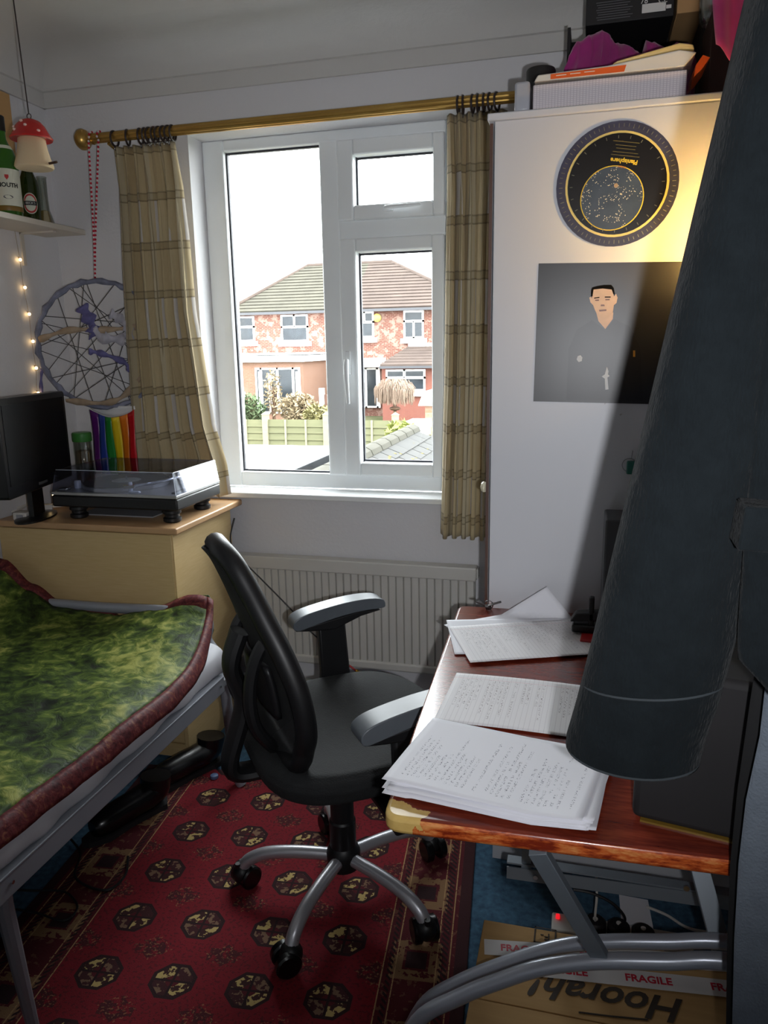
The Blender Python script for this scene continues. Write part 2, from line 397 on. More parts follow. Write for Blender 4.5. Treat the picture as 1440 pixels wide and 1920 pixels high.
# left single-storey extension
y1 = 37.2; a = P(430, 676, y=y1); b = P(568, 690, y=y1); ezt = a.z - .1
build('extension_wall', B(a.x - 2, b.x, y1, HY + .05, GZ, ezt), 'extension_brick', house)
build('extension_fascia', MB().box(a.x - 2.2, b.x + .2, y1 - .25, HY, ezt, ezt + .32).box(a.x - 2.3, b.x + .3, y1 - .35, HY, ezt + .36, ezt + .42), 'outside_white', house)
build('extension_roof_edge', B(a.x - 2.25, b.x + .25, y1 - .3, HY, ezt + .32, ezt + .37), 'gutter_black', house)
hwin(479, 690, 566, 775, y1, [(0, .13, 0, 1), (.13, .5, 0, 1), (.5, .85, 0, 1), (.85, 1, 0, 1)], sill=False)
hwin(437, 696, 455, 735, y1, [(0, 1, 0, .55), (0, 1, .55, 1)])
a = P(503, 700, y=y1 - .12); b = P(512, 772, y=y1 - .12); build('door_curtain', B(a.x, b.x, y1 - .16, y1 - .115, b.z, a.z), 'net_curtain', house)
for q0, q1 in ((484, 491), (554, 561)):
    a = P(q0, 697, y=y1 - .12); b = P(q1, 770, y=y1 - .12); build('door_curtain', B(a.x, b.x, y1 - .16, y1 - .115, b.z, a.z), 'net_curtain', house)
# right lean-to
y2 = 39.0; a = P(716, 690, y=y2); b = P(880, 690, y=y2)
build('lean_to_wall', B(a.x, b.x, y2, HY + .05, GZ, a.z + .1), 'red_brick', house)
q = [P(712, 686, y=y2 - .3), P(890, 686, y=y2 - .3)]; zt = P(735, 650, y=HY).z; zb = q[0].z
lt = MB()
for k in range(7):
    t0, t1 = k / 7, min(1, (k + 1.15) / 7)
    f0, f1 = (y2 - .3) + (HY - y2 + .3) * t0, (y2 - .3) + (HY - y2 + .3) * t1
    x0 = q[0].x + .9 * t0; z0_, z1_ = zb + (zt - zb) * t0, zb + (zt - zb) * t1
    lt.add([(x0, f0, z0_ + .07), (q[1].x, f0, z0_ + .07), (q[1].x, f1, z1_ + .02), (x0, f1, z1_ + .02), (x0, f0, z0_ - .05), (q[1].x, f0, z0_ - .05)], [(0, 1, 2, 3), (4, 5, 1, 0)])
build('lean_to_roof', lt, 'roof_tile', house, smooth=0)
build('lean_to_gutter', B(q[0].x, q[1].x, y2 - .45, y2 - .25, zb - .14, zb - .02), 'gutter_black', house)
build('lean_to_flashing', B(q[0].x + .8, q[1].x, HY - .12, HY, zt, zt + .16), 'outside_white', house)
hwin(724, 693, 798, 733, y2, [(0, .47, .62, 1), (.47, 1, .62, 1), (0, 1, 0, .62)])
a = P(672, 672, y=HY - .9); b = P(716, 688, y=HY - .9); build('door_canopy', B(a.x, b.x, HY - .9, HY, b.z, a.z), 'outside_white', house)
hwin(676, 690, 714, 764, HY - .1, [(0, .28, 0, 1), (.28, .86, 0, 1), (.86, 1, 0, 1)], sill=False)

# fence between the gardens
m, t = new_mat('fence_wood', (150, 148, 104), rough=.9, spec=.08); co = t.coord()
t.col(t.mix(t.noise(t.mapping(co, (1, 1, 9)), 2.0, 5), lin((68, 70, 52)), lin((90, 88, 67))))
plain('post_wood', (112, 109, 88), .1, 8, rough=.85, spec=.08)
fen = thing('garden_fence', (-9, 22, GZ), 'weathered green-grey slatted wooden fence with square posts across the garden', 'fence')
pxs = [-13.6, -11.6, -9.62, -7.62, -5.45, -3.4]; ztop = -.77
for x in pxs: build('post', MB().box(x - .09, x + .09, 21.9, 22.08, GZ, ztop + .16).add([(x - .11, 21.88, ztop + .16), (x + .11, 21.88, ztop + .16), (x + .11, 22.1, ztop + .16), (x - .11, 22.1, ztop + .16), (x, 21.99, ztop + .25)], [(0, 1, 4), (1, 2, 4), (2, 3, 4), (3, 0, 4), (3, 2, 1, 0)]), 'post_wood', fen, smooth=0)
for i in range(len(pxs) - 1):
    for k in range(8):
        z1 = ztop - k * .205
        bb = MB(); bb.box(pxs[i] + .09, pxs[i + 1] - .09, -.011, .011, -.225, 0, M=T((0, 22.0 + .004 * (k % 2), z1 + random.uniform(-.008, .008)), rx=-.19))
        build('board', bb, 'fence_wood', fen, smooth=0)
    for u in (1 / 3, 2 / 3):
        x = pxs[i] + (pxs[i + 1] - pxs[i]) * u; build('batten', B(x - .03, x + .03, 21.93, 21.97, GZ + .2, ztop), 'post_wood', fen, smooth=0)

# flat felt roof and slated roof close below the window
plain('pale_felt', (226, 224, 222), .05, 2, rough=.8, spec=.08)
plain('felt_fascia', (34, 36, 38), .35, 3, rough=.8, spec=.08)
ext = thing('flat_roof_outbuilding', (-4.4, 7.4, GZ), 'low outbuilding with pale flat roof and dark fascia below the window', 'outbuilding')
build('roof_slab', MB().box(-6.4, -2.83, 6.0, 8.62, .17, .2).box(-6.4, -2.80, 8.60, 8.66, .10, .23), 'pale_felt', ext, smooth=0)
build('fascia', MB().box(-2.86, -2.81, 6.0, 8.60, -.22, .192), 'felt_fascia', ext, smooth=0)
build('wall', B(-6.3, -2.9, 6.1, 8.5, GZ, .17), 'extension_brick', ext)
build('roof_seam', B(-3.5, -3.44, 6.0, 8.6, .2, .206), 'pale_felt', ext, smooth=0)
m, t = new_mat('slate', (150, 148, 142), rough=.8, spec=.08); co = t.coord()
t.col(t.mix(t.noise(co, 3, 5), lin((42, 42, 42)), lin((58, 57, 54))))
m, t = new_mat('ridge_stone', (176, 170, 146), rough=.9, spec=.08); co = t.coord()
t.col(t.mix(t.noise(co, 4, 5), lin((46, 45, 39)), lin((62, 60, 54))))
slr = thing('slate_roof', (-1.6, 8.6, GZ), 'nearby pitched slate roof with pale ridge tiles and moss', 'roof')
sl = math.radians(24); rx0, ry0, ry1, rz0 = -2.40, 5.6, 10.8, .22
build('roof_base', MB().prism([(rx0, ry0, rz0 - .06), (rx0 + 2.2, ry0, rz0 - .06 - 2.2 * math.tan(sl)), (rx0 + 2.2, ry0, GZ), (rx0, ry0, GZ)], (0, ry1 - ry0, 0)), 'extension_brick', slr, smooth=0)
smesh = None
for r in range(8):
    for k in range(15):
        yy = ry0 + .36 * k + (.18 if r % 2 else 0)
        if yy > ry1 - .2: continue
        d = .04 + r * .20; M = T((rx0 + d * math.cos(sl), yy, rz0 - d * math.sin(sl)), ry=sl - .05)
        if smesh is None:
            smesh = build('slate', B(0, .27, .006, .352, 0, .018), 'slate', slr, smooth=0, origin=(0, 0, 0)); o = smesh
        else: o = smesh.copy(); COL.objects.link(o)
        o.location = M.translation - worg(slr); o.rotation_euler = (random.uniform(-.01, .01), sl - .05, random.uniform(-.015, .015))
rm = None
for k in range(12):
    if rm is None:
        rm = build('ridge_tile', MB().tube([(0, 0, 0), (0, .40, 0)], .115, 10, flat=(1, .8)), 'ridge_stone', slr, origin=(0, 0, 0)); o = rm
    else: o = rm.copy(); COL.objects.link(o)
    o.location = Vector((rx0, ry0 + .43 * k, rz0 - .02)) - worg(slr)
mo = MB()
for k in range(260):
    r = random.randrange(8); d = .06 + r * .20 + random.uniform(-.02, .03); yy = random.uniform(ry0, ry1)
    mo.ball((rx0 + d * math.cos(sl), yy, rz0 + .02 - d * math.sin(sl)), random.uniform(.008, .022), 6, (1.6, 1.6, .6))
plain('moss', (76, 70, 40), .3, 9, rough=.95, spec=.08)
mo_ = build('moss', mo, 'moss', slr); mo_['kind'] = 'stuff'

# brick pier, white chest
pier = thing('brick_pier', P(835, 835, y=14), 'orange brick garden pier with white rendered cap beside slate roof', 'pier')
a = P(797, 760, y=14); b = P(900, 760, y=14)
build('shaft', B(a.x, b.x, 14, 15, GZ, a.z), 'pier_brick', pier)
a2 = P(786, 732, y=14); build('cap', MB().prism([(a2.x, 13.9, a.z), (b.x, 13.9, a.z), (b.x, 13.9, a2.z + .28), (a2.x + .1, 13.9, a2.z - .02)], (0, 1.2, 0)), 'outside_white', pier, smooth=0)
a = P(757, 791, y=12); b = P(796, 832, y=12)
chs = thing('garden_chest', ((a.x + b.x) / 2, 12.3, GZ), 'white storage chest standing behind the slate roof', 'chest')
build('body', B(a.x + .02, b.x - .02, 12.02, 12.6, GZ, (a.z + b.z) / 2 + .02), 'outside_white', chs, bevel=.01)
build('lid', B(a.x, b.x, 12, 12.62, (a.z + b.z) / 2 + .03, a.z), 'outside_white', chs, bevel=.02)
# plants
def leaves(c, rad, n, s, shape=1.0):
    mb = MB()
    for i in range(n):
        d = Vector((random.gauss(0, 1), random.gauss(0, 1), random.gauss(0, 1))).normalized() * (random.random() ** .4)
        p = Vector(c) + Vector((d.x * rad[0], d.y * rad[1], d.z * rad[2]))
        M = T(p, random.uniform(0, 6.3), random.uniform(-1, 1), random.uniform(-1, 1)); q = s * random.uniform(.6, 1.4)
        mb.add([(-q, 0, 0), (0, -q * .4 * shape, q * .1), (q, 0, 0), (0, q * .4 * shape, q * .1)], [(0, 1, 2, 3)], M)
    return mb
plain('leaf_green', (68, 80, 56), .35, 2, rough=.7, spec=.08); plain('leaf_yellow', (112, 106, 72), .25, 2, rough=.8, spec=.08); plain('leaf_straw', (118, 104, 82), .25, 2, rough=.8, spec=.08)
plain('twig', (112, 96, 84), .2, 3, rough=.9, spec=.08); plain('bark', (80, 62, 50), .2, 6, rough=.9, spec=.08); plain('lime_leaf', (112, 118, 64), .2, 3, rough=.8, spec=.08)
def shrub(name, px, py, y, rad, n, s, mat, label, stems=6):
    c = P(px, py, y=y); t_ = thing(name, (c.x, y, GZ), label, 'shrub'); st = MB()
    for i in range(stems):
        st.tube([(c.x + random.uniform(-.1, .1), y, GZ), (c.x + random.uniform(-.4, .4) * rad[0], y + random.uniform(-.3, .3) * rad[1], c.z + random.uniform(0, .5) * rad[2])], [.05, .02], 5)
    build('stem', st, 'bark', t_)
    f = build('foliage', leaves(c, rad, n, s), mat, t_, smooth=0); f['kind'] = 'stuff'
shrub('leafy_shrub', 464, 772, 30, (.85, .6, .8), 1500, .11, 'leaf_green', 'dense green leafy shrub growing behind the garden fence')
shrub('straw_shrub', 560, 768, 31, (.95, .6, .75), 1300, .12, 'leaf_straw', 'straw coloured shrub in front of the patio doors')
shrub('yellow_shrub', 596, 778, 29, (.6, .5, .45), 800, .10, 'leaf_yellow', 'low yellowish shrub beside the white gate post')
shrub('bare_shrub', 512, 738, 33, (.45, .4, 1.1), 350, .11, 'leaf_straw', 'tall thin straw coloured shrub before the patio doors')
shrub('lime_plant', 750, 812, 11.4, (.22, .3, .22), 260, .07, 'lime_leaf', 'small lime green plant at the ridge end of slate roof')
tr = thing('weeping_tree', P(740, 790, y=33), 'small round weeping tree with bare tan twigs and thin trunk', 'tree')
c = P(740, 728, y=33); zb_ = P(740, 765, y=33).z
tw = MB()
for i in range(900):
    a = random.uniform(0, 2 * PI); R_ = math.sqrt(random.random()); top_ = .50 * math.sqrt(max(0, 1 - R_ * R_)); d_ = Vector((math.cos(a), math.sin(a), 0))
    s0 = random.uniform(-.25, 1.0); p1 = c + d_ * (.90 * R_ * random.uniform(.75, 1)) + Vector((0, 0, top_ * s0 + .02)); p2 = p1 + d_ * random.uniform(.02, .10) + Vector((random.uniform(-.03, .03), random.uniform(-.03, .03), -.12)); p3 = p2 + d_ * .02 + Vector((random.uniform(-.03, .03), 0, -random.uniform(.25, .75)))
    p3.z = max(p3.z, c.z - .78 + .16 * random.random())
    tw.tube([p1, p2, p3], [.016, .014, .008], 3)
x_ = build('twigs', tw, 'twig', tr, smooth=0); x_['kind'] = 'stuff'
build('trunk', MB().tube([(c.x, 33, GZ), (c.x, 33, zb_ - .1), (c.x, 33, c.z)], [.09, .07, .10], 8).ball((c.x, 33, zb_ - .02), .2, 10, (1.3, 1.3, .5)), 'bark', tr)
a = P(604, 728, y=30); b = P(606, 772, y=30)
gt = thing('gate', (a.x, 30, GZ), 'brown board gate with white post beside patio', 'gate')
build('post', B(a.x - .11, a.x + .07, 29.9, 30.1, GZ, a.z), 'outside_white', gt)
plain('gate_brown', (78, 58, 50), .2, 5, rough=.8, spec=.08)
for k in range(6): build('board', B(a.x + .08 + k * .2, a.x + .27 + k * .2, 30, 30.04, GZ + .05, a.z - .25 + .02 * k), 'gate_brown', gt, smooth=0)
# ================================================================== wardrobe
m, t = new_mat('wardrobe_white', (206, 207, 212), rough=.42); co = t.coord()
sp = t.m('MULTIPLY', t.step(t.noise(co, 38, 2), .72), t.step(t.noise(co, 3.1, 3), .55))
t.col(t.mix(t.m('MULTIPLY', sp, .45), lin((206, 207, 212)), lin((120, 112, 104))))
plain('brown_edging', (84, 58, 48), .1, rough=.5)
plain('knob_cream', (214, 206, 178), .05, rough=.35)
YWD, WX0, WX1, WZ = 1.857, -.222, .50, 1.890
wd = thing('wardrobe', (.14, 2.2, 0), 'tall plain white wardrobe standing at the end of the desk', 'wardrobe')
build('carcass', MB().box(WX0 + .002, WX1, YWD, 2.54, .06, WZ), 'wardrobe_white', wd, bevel=.002)
build('top_panel', B(WX0 - .014, WX1 + .01, YWD - .006, 2.56, WZ, WZ + .016), 'wardrobe_white', wd, bevel=.003)
build('plinth', B(WX0 + .02, WX1 - .02, YWD + .012, 2.52, 0, .06), 'wardrobe_white', wd)
dr = build('door', B(WX0 - .009, WX0 - .001, YWD + .004, 2.53, .07, WZ - .004), 'wardrobe_white', wd, bevel=.001)
build('door_edging', B(WX0 - .0088, WX0 - .0015, YWD + .0015, YWD + .004, .07, WZ - .004), 'brown_edging', dr)
kp = P(913, 913, x=WX0 - .022); build('knob', MB().lathe([(.006, 0), (.006, .012), (.013, .016), (.015, .022), (.010, .028), (.002, .030)], 14, M=T((WX0 - .009, kp.y, kp.z), ry=-PI / 2)), 'knob_cream', dr)

def disc(c, r, th, n=48): return MB().lathe([(r, 0), (r, th)], n, M=T(c, rx=PI / 2))
def ring(c, r0, r1, th, n=64):
    mb = MB(); vs = []; fs = []
    for k in range(n):
        a = 2 * PI * k / n
        for r, y in ((r0, 0), (r1, 0), (r1, -th), (r0, -th)): vs.append((c[0] + r * math.cos(a), c[1] + y, c[2] + r * math.sin(a)))
    for k in range(n):
        j = (k + 1) % n
        for q in range(4): fs.append((k * 4 + q, k * 4 + (q + 1) % 4, j * 4 + (q + 1) % 4, j * 4 + q))
    return mb.add(vs, fs)
plain('dial_bluegrey', (64, 66, 88), .2, 14, rough=.25); plain('dial_pale', (214, 196, 120), .05, rough=.35); plain('dial_black', (16, 14, 14), .2, rough=.3)
plain('print_yellow', (222, 190, 40), .04, rough=.5); plain('print_grey2', (112, 110, 92), .3, 40, rough=.5); plain('print_dim', (92, 84, 34), .04, rough=.5); plain('print_orange', (226, 120, 40), .04, rough=.5); plain('print_black', (22, 22, 24), .05, rough=.6)
plain('rivet_brass', (206, 170, 130), .05, rough=.3, metal=.8)
m, t = new_mat('star_map', (60, 78, 98), rough=.35); co = t.coord()
st = t.m('LESS_THAN', t.vor(co, 260, 'Distance'), .27); sel = t.step(t.noise(co, 34, 2), .50)
t.col(t.mix(t.m('MULTIPLY', st, sel), t.mix(t.noise(co, 26, 4), lin((30, 44, 66)), lin((70, 84, 104))), lin((226, 214, 190))))
pc = P(1156, 346, y=YWD - .004); sm = P(1147, 372, y=YWD - .004)
pla = thing('planisphere', (pc.x, YWD - .002, pc.z - .13), 'round black and yellow star chart fixed to the white wardrobe', 'star chart')
build('outer_ring', disc((pc.x, YWD - .0005, pc.z), .1295, .003), 'dial_bluegrey', pla)
build('pale_ring', disc((pc.x, YWD - .003, pc.z), .1095, .001), 'dial_pale', pla)
build('black_disc', disc((pc.x, YWD - .0036, pc.z), .1045, .0012), 'dial_black', pla)
build('window_rim', disc((sm.x, YWD - .0044, sm.z), .0675, .0008), 'print_yellow', pla)
build('star_map', disc((sm.x, YWD - .0048, sm.z), .0655, .0008), 'star_map', pla)
tk = MB()
for k in range(72):
    a = 2 * PI * k / 72; M = T((pc.x + .1205 * math.cos(a), YWD - .0045, pc.z + .1205 * math.sin(a)), ry=-a); tk.box(-.003 - .002 * (k % 3 == 0), .003, -.0006, .0006, -.0006, .0006, M=M)
for k in range(24):
    a = 2 * PI * k / 24; M = T((pc.x + .097 * math.cos(a), YWD - .0051, pc.z + .097 * math.sin(a)), ry=-a); tk.box(-.003, .003, -.0004, .0004, -.0007, .0007, M=M)
build('tick_marks', tk, 'print_grey2', pla)['kind'] = 'stuff'
cp = P(1155, 348, y=YWD - .006); build('rivet', disc((cp.x, YWD - .0056, cp.z), .0045, .003, 14), 'rivet_brass', pla)
def face_m(px, py, ang=0, d=.0055):
    """print facing the room on the wardrobe side, turned by ang"""
    p = P(px, py, y=YWD - d); return Matrix.Translation(p) @ Matrix.Rotation(ang, 4, 'Y') @ Matrix.Rotation(PI / 2, 4, 'X')
build('lettering', MB().text('Planisphere', .0125, face_m(1170, 302, PI + math.radians(10)), bold=.0004), 'print_yellow', pla)
sm_ = MB().text("Philip's", .006, face_m(1166, 313, PI + math.radians(10)))
build('small_lettering', sm_, 'print_orange', pla)
lines = MB()
for i, (yy, wd_) in enumerate(((292, .030), (286, .027), (279, .020), (273, .022), (266, .028))): lines.box(-wd_, wd_, -.0007, .0007, -.0002, .0004, M=face_m(1172 + i * .6, yy, PI + math.radians(10)))
build('fine_print', lines, 'print_dim', pla)['kind'] = 'stuff'

# poster
m, t = new_mat('poster_black', (40, 40, 44), rough=.36, spec=.52); co = t.coord()
t.col(t.mix(t.noise(co, 4, 3), lin((28, 28, 32)), lin((44, 44, 48))))
plain('poster_skin', (200, 166, 134), .10, 30, rough=.4); plain('poster_hair', (16, 14, 14), .1, rough=.8, spec=.1); plain('poster_suit', (33, 33, 37), .1, rough=.36, spec=.48)
plain('poster_line', (104, 70, 54), .1, rough=.4); plain('poster_silver', (190, 190, 188), .1, rough=.4); plain('poster_gold', (212, 158, 66), .1, rough=.4)
YP = YWD - .0006
po = thing('portrait_poster', P(1110, 755, y=YP), 'square black portrait print of a man in dark jacket on wardrobe', 'poster')
pq = [P(1010, 494, y=YP), P(1285, 490.5, y=YP), P(1277, 759, y=YP), P(1000, 752.5, y=YP)]
build('sheet', MB().prism(pq, (0, -.0008, 0)), 'poster_black', po, smooth=0)
def flat(name, pts, mat, d=.0016, par=po): return build(name, MB().prism([P(a, b, y=YWD - d) for a, b in pts], (0, -.0003, 0)), mat, par, smooth=0)
flat('jacket', [(1110, 600), (1134, 618), (1152, 598), (1180, 612), (1200, 650), (1206, 752), (1062, 750), (1066, 655), (1082, 618)], 'poster_suit', .0015)
flat('neck', [(1118, 586), (1150, 586), (1149, 598), (1135, 617), (1122, 602)], 'poster_skin', .0019)
flat('face', [(1110, 542), (1130, 539), (1149, 540), (1151, 556), (1155, 551), (1158, 558), (1156, 568), (1151, 572), (1149, 586), (1141, 596), (1131, 599), (1121, 593), (1115, 580), (1112, 572), (1107, 567), (1105, 558), (1108, 556), (1110, 560)], 'poster_skin', .0021)
flat('hair', [(1108, 556), (1108, 545), (1110, 539), (1120, 536), (1133, 534), (1146, 534), (1151, 540), (1153, 552), (1150, 552), (1147, 543), (1130, 541), (1113, 543), (1111, 556)], 'poster_hair', .0024)
for nm, q, mt in (('eyebrow', [(1114, 558), (1124, 556.5), (1124, 558.5), (1114, 560)], 'poster_hair'), ('eyebrow', [(1134, 556), (1145, 556), (1145, 558), (1134, 558)], 'poster_hair'),
                  ('eye', [(1116, 562), (1123, 561.5), (1123, 564), (1116, 564)], 'poster_line'), ('eye', [(1135, 561), (1143, 560.5), (1143, 563), (1135, 563)], 'poster_line'),
                  ('nose', [(1127, 571), (1133, 571), (1134, 574), (1126, 574)], 'poster_line'), ('mouth', [(1123, 581), (1137, 580), (1137, 583), (1124, 584)], 'poster_line'),
                  ('silver_button', [(1083, 668), (1088, 666), (1092, 670), (1091, 677), (1085, 679), (1081, 674)], 'poster_silver'), ('gold_button', [(1187, 657), (1191, 657), (1191, 669), (1187, 669)], 'poster_gold'),
                  ('brooch', [(1138, 688), (1141, 696), (1140, 702), (1143, 705), (1139, 708), (1141, 730), (1135, 731), (1134, 710), (1128, 706), (1134, 702)], 'poster_silver')):
    flat(nm, q, mt, .0025)

# ---------------------------------------------------------------- things on top of the wardrobe
ZT = WZ + .0165
m, t = new_mat('page_edges', (206, 196, 202), rough=.6); co = t.coord(); s = t.sep(co)
g = t.m('MULTIPLY', t.step(t.m('FRACT', t.m('MULTIPLY', s[0], 150)), .25), t.step(t.m('FRACT', t.m('MULTIPLY', s[2], 260)), .3))
t.col(t.mix(g, lin((204, 196, 202)), lin((232, 226, 228))))
plain('cover_yellow', (226, 196, 126), .05, rough=.4); plain('cover_white', (226, 220, 208), .04, rough=.35); plain('cover_orange', (232, 100, 34), .04, rough=.35)
plain('grey_plastic', (168, 170, 178), .08, rough=.25); plain('matt_black', (20, 19, 21), .15, rough=.6); plain('soft_black', (26, 24, 26), .2, rough=.8)
clear('clear_wrap', (252, 251, 252), .12, rough=.15)
p0 = P(990, 205, y=1.875); p1 = P(1290, 190, y=1.875)
bk = thing('boxed_paper_pack', (.02, 1.98, ZT), 'thick pack of gridded paper in clear wrap on wardrobe edge', 'book')
hz = P(1010, 158, y=1.875).z
build('pages', B(p0.x + .01, p1.x - .005, 1.875, 2.035, ZT + .004, hz), 'page_edges', bk, bevel=.003)
build('bottom_cover', B(p0.x + .006, p1.x - .003, 1.872, 2.037, ZT, ZT + .004), 'cover_yellow', bk)
build('wrap', B(p0.x + .004, p1.x + .004, 1.868, 2.040, ZT + .0002, hz + .004), 'clear_wrap', bk)
build('grey_end', MB().box(p0.x - .030, p0.x + .004, 1.868, 2.035, ZT, hz + .008), 'grey_plastic', bk, bevel=.006)
bkb = thing('orange_labelled_folder', (.02, 1.97, hz + .005), 'slim white folder with orange spine label lying on paper pack', 'folder')
z0 = hz + .0045
bm_ = MB().prism([(p0.x + .012, 1.872, z0), (.175, 1.872, z0), (.20, 1.872, z0 + .026), (.165, 1.872, z0 + .034), (.02, 1.872, z0 + .018), (p0.x + .02, 1.872, z0 + .014)], (0, .16, 0))
build('cover', bm_, 'cover_white', bkb, bevel=.003)
q0 = P(1032, 150, y=1.87); q1 = P(1170, 142, y=1.87)
build('spine_label', MB().prism([(q0.x, 1.8712, z0 + .002), (q1.x, 1.8712, z0 + .002), (q1.x + .004, 1.8712, z0 + .015), (q0.x, 1.8712, z0 + .012)], (0, -.0006, 0)), 'cover_orange', bkb, smooth=0)
lpm = MB()
for k_ in range(3): lpm.box(q0.x + .012 + .030 * k_, q0.x + .034 + .030 * k_, 1.8702, 1.8705, z0 + .0070 + .0006 * k_, z0 + .0086 + .0006 * k_)
build('label_print', lpm, 'cover_white', bkb, smooth=0)['kind'] = 'stuff'
build('orange_flap', MB().prism([(.197, 1.870, z0 - .022), (.212, 1.870, z0 - .008), (.226, 1.870, z0 + .012), (.212, 1.870, z0 + .018), (.199, 1.870, z0)], (0, .12, 0)), 'cover_orange', bkb)
mg = MB().prism([(.03, 1.875, z0 + .0205), (.165, 1.875, z0 + .036), (.195, 1.875, z0 + .032), (.192, 1.875, z0 + .042), (.165, 1.875, z0 + .048), (.04, 1.875, z0 + .026)], (0, .15, 0))
build('folded_magazine', mg, 'cover_yellow', None, bevel=.003, label='cream edged magazine lying on the slim white folder', cat='magazine')
c = P(1012, 143, y=2.06); build('tape_tin', MB().lathe([(.030, 0), (.034, .003), (.034, P(1012, 131, y=2.10).z - .056 - ZT), (.030, P(1012, 131, y=2.10).z - .0545 - ZT)], 24, c=(c.x, 2.10, ZT)), 'soft_black', None, label='black tin under the roll of black tape on wardrobe', cat='tin')
build('tape_roll', MB().lathe([(.020, ZT - ZT), (.034, 0), (.036, .004), (.036, .050), (.034, .054), (.020, .054), (.018, .050), (.018, .004)], 28, c=(c.x, 2.10, P(1012, 131, y=2.10).z - .054)), 'matt_black', None, label='roll of black tape standing on wardrobe behind paper pack', cat='tape')
# dark crate with magenta cloth, black printed box on it
cr = thing('dark_crate', (.1, 2.28, ZT), 'open dark storage crate holding magenta cloth on the wardrobe', 'crate')
a = P(1062, 130, y=2.20); b = P(1318, 130, y=2.20); tz = P(1062, 52, y=2.20).z
zz = ZT
build('side', B(a.x, a.x + .008, 2.20, 2.46, zz, tz), 'soft_black', cr); build('side', B(b.x - .008, b.x, 2.20, 2.46, zz, tz), 'soft_black', cr)
build('back', B(a.x, b.x, 2.45, 2.46, zz, tz + .05), 'soft_black', cr); build('base', B(a.x, b.x, 2.20, 2.46, zz, zz + .006), 'soft_black', cr)
build('front', B(a.x, b.x, 2.20, 2.208, zz, zz + .06), 'soft_black', cr)
m, t = new_mat('magenta_cloth', (150, 30, 110), rough=.9, sheen=.3); co = t.coord()
t.col(t.mix(t.noise(co, 9, 3), lin((110, 20, 84)), lin((166, 38, 124))))
def heap(name, prof, y, mat, label, seed):
    """soft cloth heap: prof is its skyline, the cloth bulges towards the room"""
    q = [P(a_, b_, y=y) for a_, b_ in prof]
    def fn(u, v):
        i = u * (len(q) - 1); k = min(int(i), len(q) - 2); f_ = i - k; f_ = f_ * f_ * (3 - 2 * f_); p = q[k].lerp(q[k + 1], f_)
        an = PI * v; thick = .052 * min(1, 4 * min(u, 1 - u) + .15)
        hgt = math.sin(an) ** .8; z = ZT + (p.z - ZT) * hgt
        return (p.x + .006 * fbm(u * 5, v * 5, seed), y - thick * math.cos(an) + .016 * fbm(u * 7 + seed, v * 6, 1) * hgt, max(ZT, z + .008 * fbm(u * 9, v * 9, seed)))
    mb = MB().grid(fn, 48, 20); return build(name, mb, mat, None, smooth=80, solid=.002, label=label, cat='cloth')
heap('magenta_cloth', [(1058, 128), (1066, 112), (1085, 80), (1108, 70), (1130, 60), (1143, 68), (1155, 84), (1180, 90), (1202, 102), (1215, 118)], 2.11, 'magenta_cloth', 'rounded heap of magenta cloth against the dark crate', 1)
heap('magenta_cloth', [(1200, 122), (1204, 96), (1211, 78), (1228, 84), (1250, 92), (1266, 84), (1280, 80), (1296, 86), (1304, 118)], 2.13, 'magenta_cloth', 'pointed magenta cloth corners beside the rounded magenta heap', 5)
a = P(1098, 45, y=2.22); b = P(1262, 40, y=2.22); bxz = tz + .002
pb = thing('printed_black_box', ((a.x + b.x) / 2, 2.33, bxz), 'black carton with white printed panel on top of dark crate', 'box')
build('carton', B(a.x, b.x, 2.21, 2.44, bxz, 2.27), 'matt_black', pb, bevel=.002)
plain('print_white', (214, 214, 210), .03, rough=.5); plain('print_grey', (86, 86, 90), .05, rough=.5)
def boxm(px, py, d=.0006, y=2.21): return Matrix.Translation(P(px, py, y=y - d)) @ Matrix.Rotation(PI / 2, 4, 'X')
pr = MB()
for i in range(8): pr.box(-.044 + .002 * (i % 3), .044 - .006 * ((i * 7) % 3), -.0009, .0009, -.0002, .0002, M=boxm(1152, 2 + i * 4.6))
build('fine_print', pr, 'print_grey', pb)['kind'] = 'stuff'
build('white_panel', MB().box(-.028, .028, -.010, .010, -.0002, .0003, M=boxm(1226, 14)), 'print_white', pb)
build('marks', MB().text('CE', .018, boxm(1243, 0), ext=.0003).text('78', .018, boxm(1208, 2), ext=.0003).box(-.006, .006, -.004, .004, -.0002, .0003, M=boxm(1254, 12)), 'print_white', pb)
plain('kraft', (176, 138, 92), .10, 6, rough=.8); plain('dark_brown', (60, 38, 28), .2, 6, rough=.7)
a = P(1268, 30, y=2.21); b = P(1300, 30, y=2.21); build('cardboard_box', B(a.x, a.x + .075, 2.20, 2.42, tz + .002, 2.27), 'kraft', None, bevel=.002, label='small brown cardboard box beside the black printed carton', cat='box')
clear('clear_glass', (236, 240, 236), .5, rough=.02)
c = P(1322, 52, y=2.14); gl_ = MB().lathe([(.004, 0), (.022, .002), (.028, .012), (.030, .04), (.030, .12), (.028, .121), (.028, .04), (.024, .012), (.004, .008)], 24, c=(c.x + .012, 2.13, c.z))
build('glass_tumbler', gl_, 'clear_glass', None, label='clear glass tumbler standing on brown carton near pink cloth', cat='glass')
a = P(1318, 190, y=2.14); build('brown_carton', B(a.x - .005, a.x + .13, 2.03, 2.195, ZT, c.z), 'dark_brown', None, bevel=.003, label='dark brown carton under glass tumbler on the wardrobe', cat='box')
m, t = new_mat('pink_cloth', (226, 70, 158), rough=.85, sheen=.3); co = t.coord(); t.col(t.mix(t.noise(co, 14, 3), lin((206, 52, 140)), lin((238, 100, 178))))
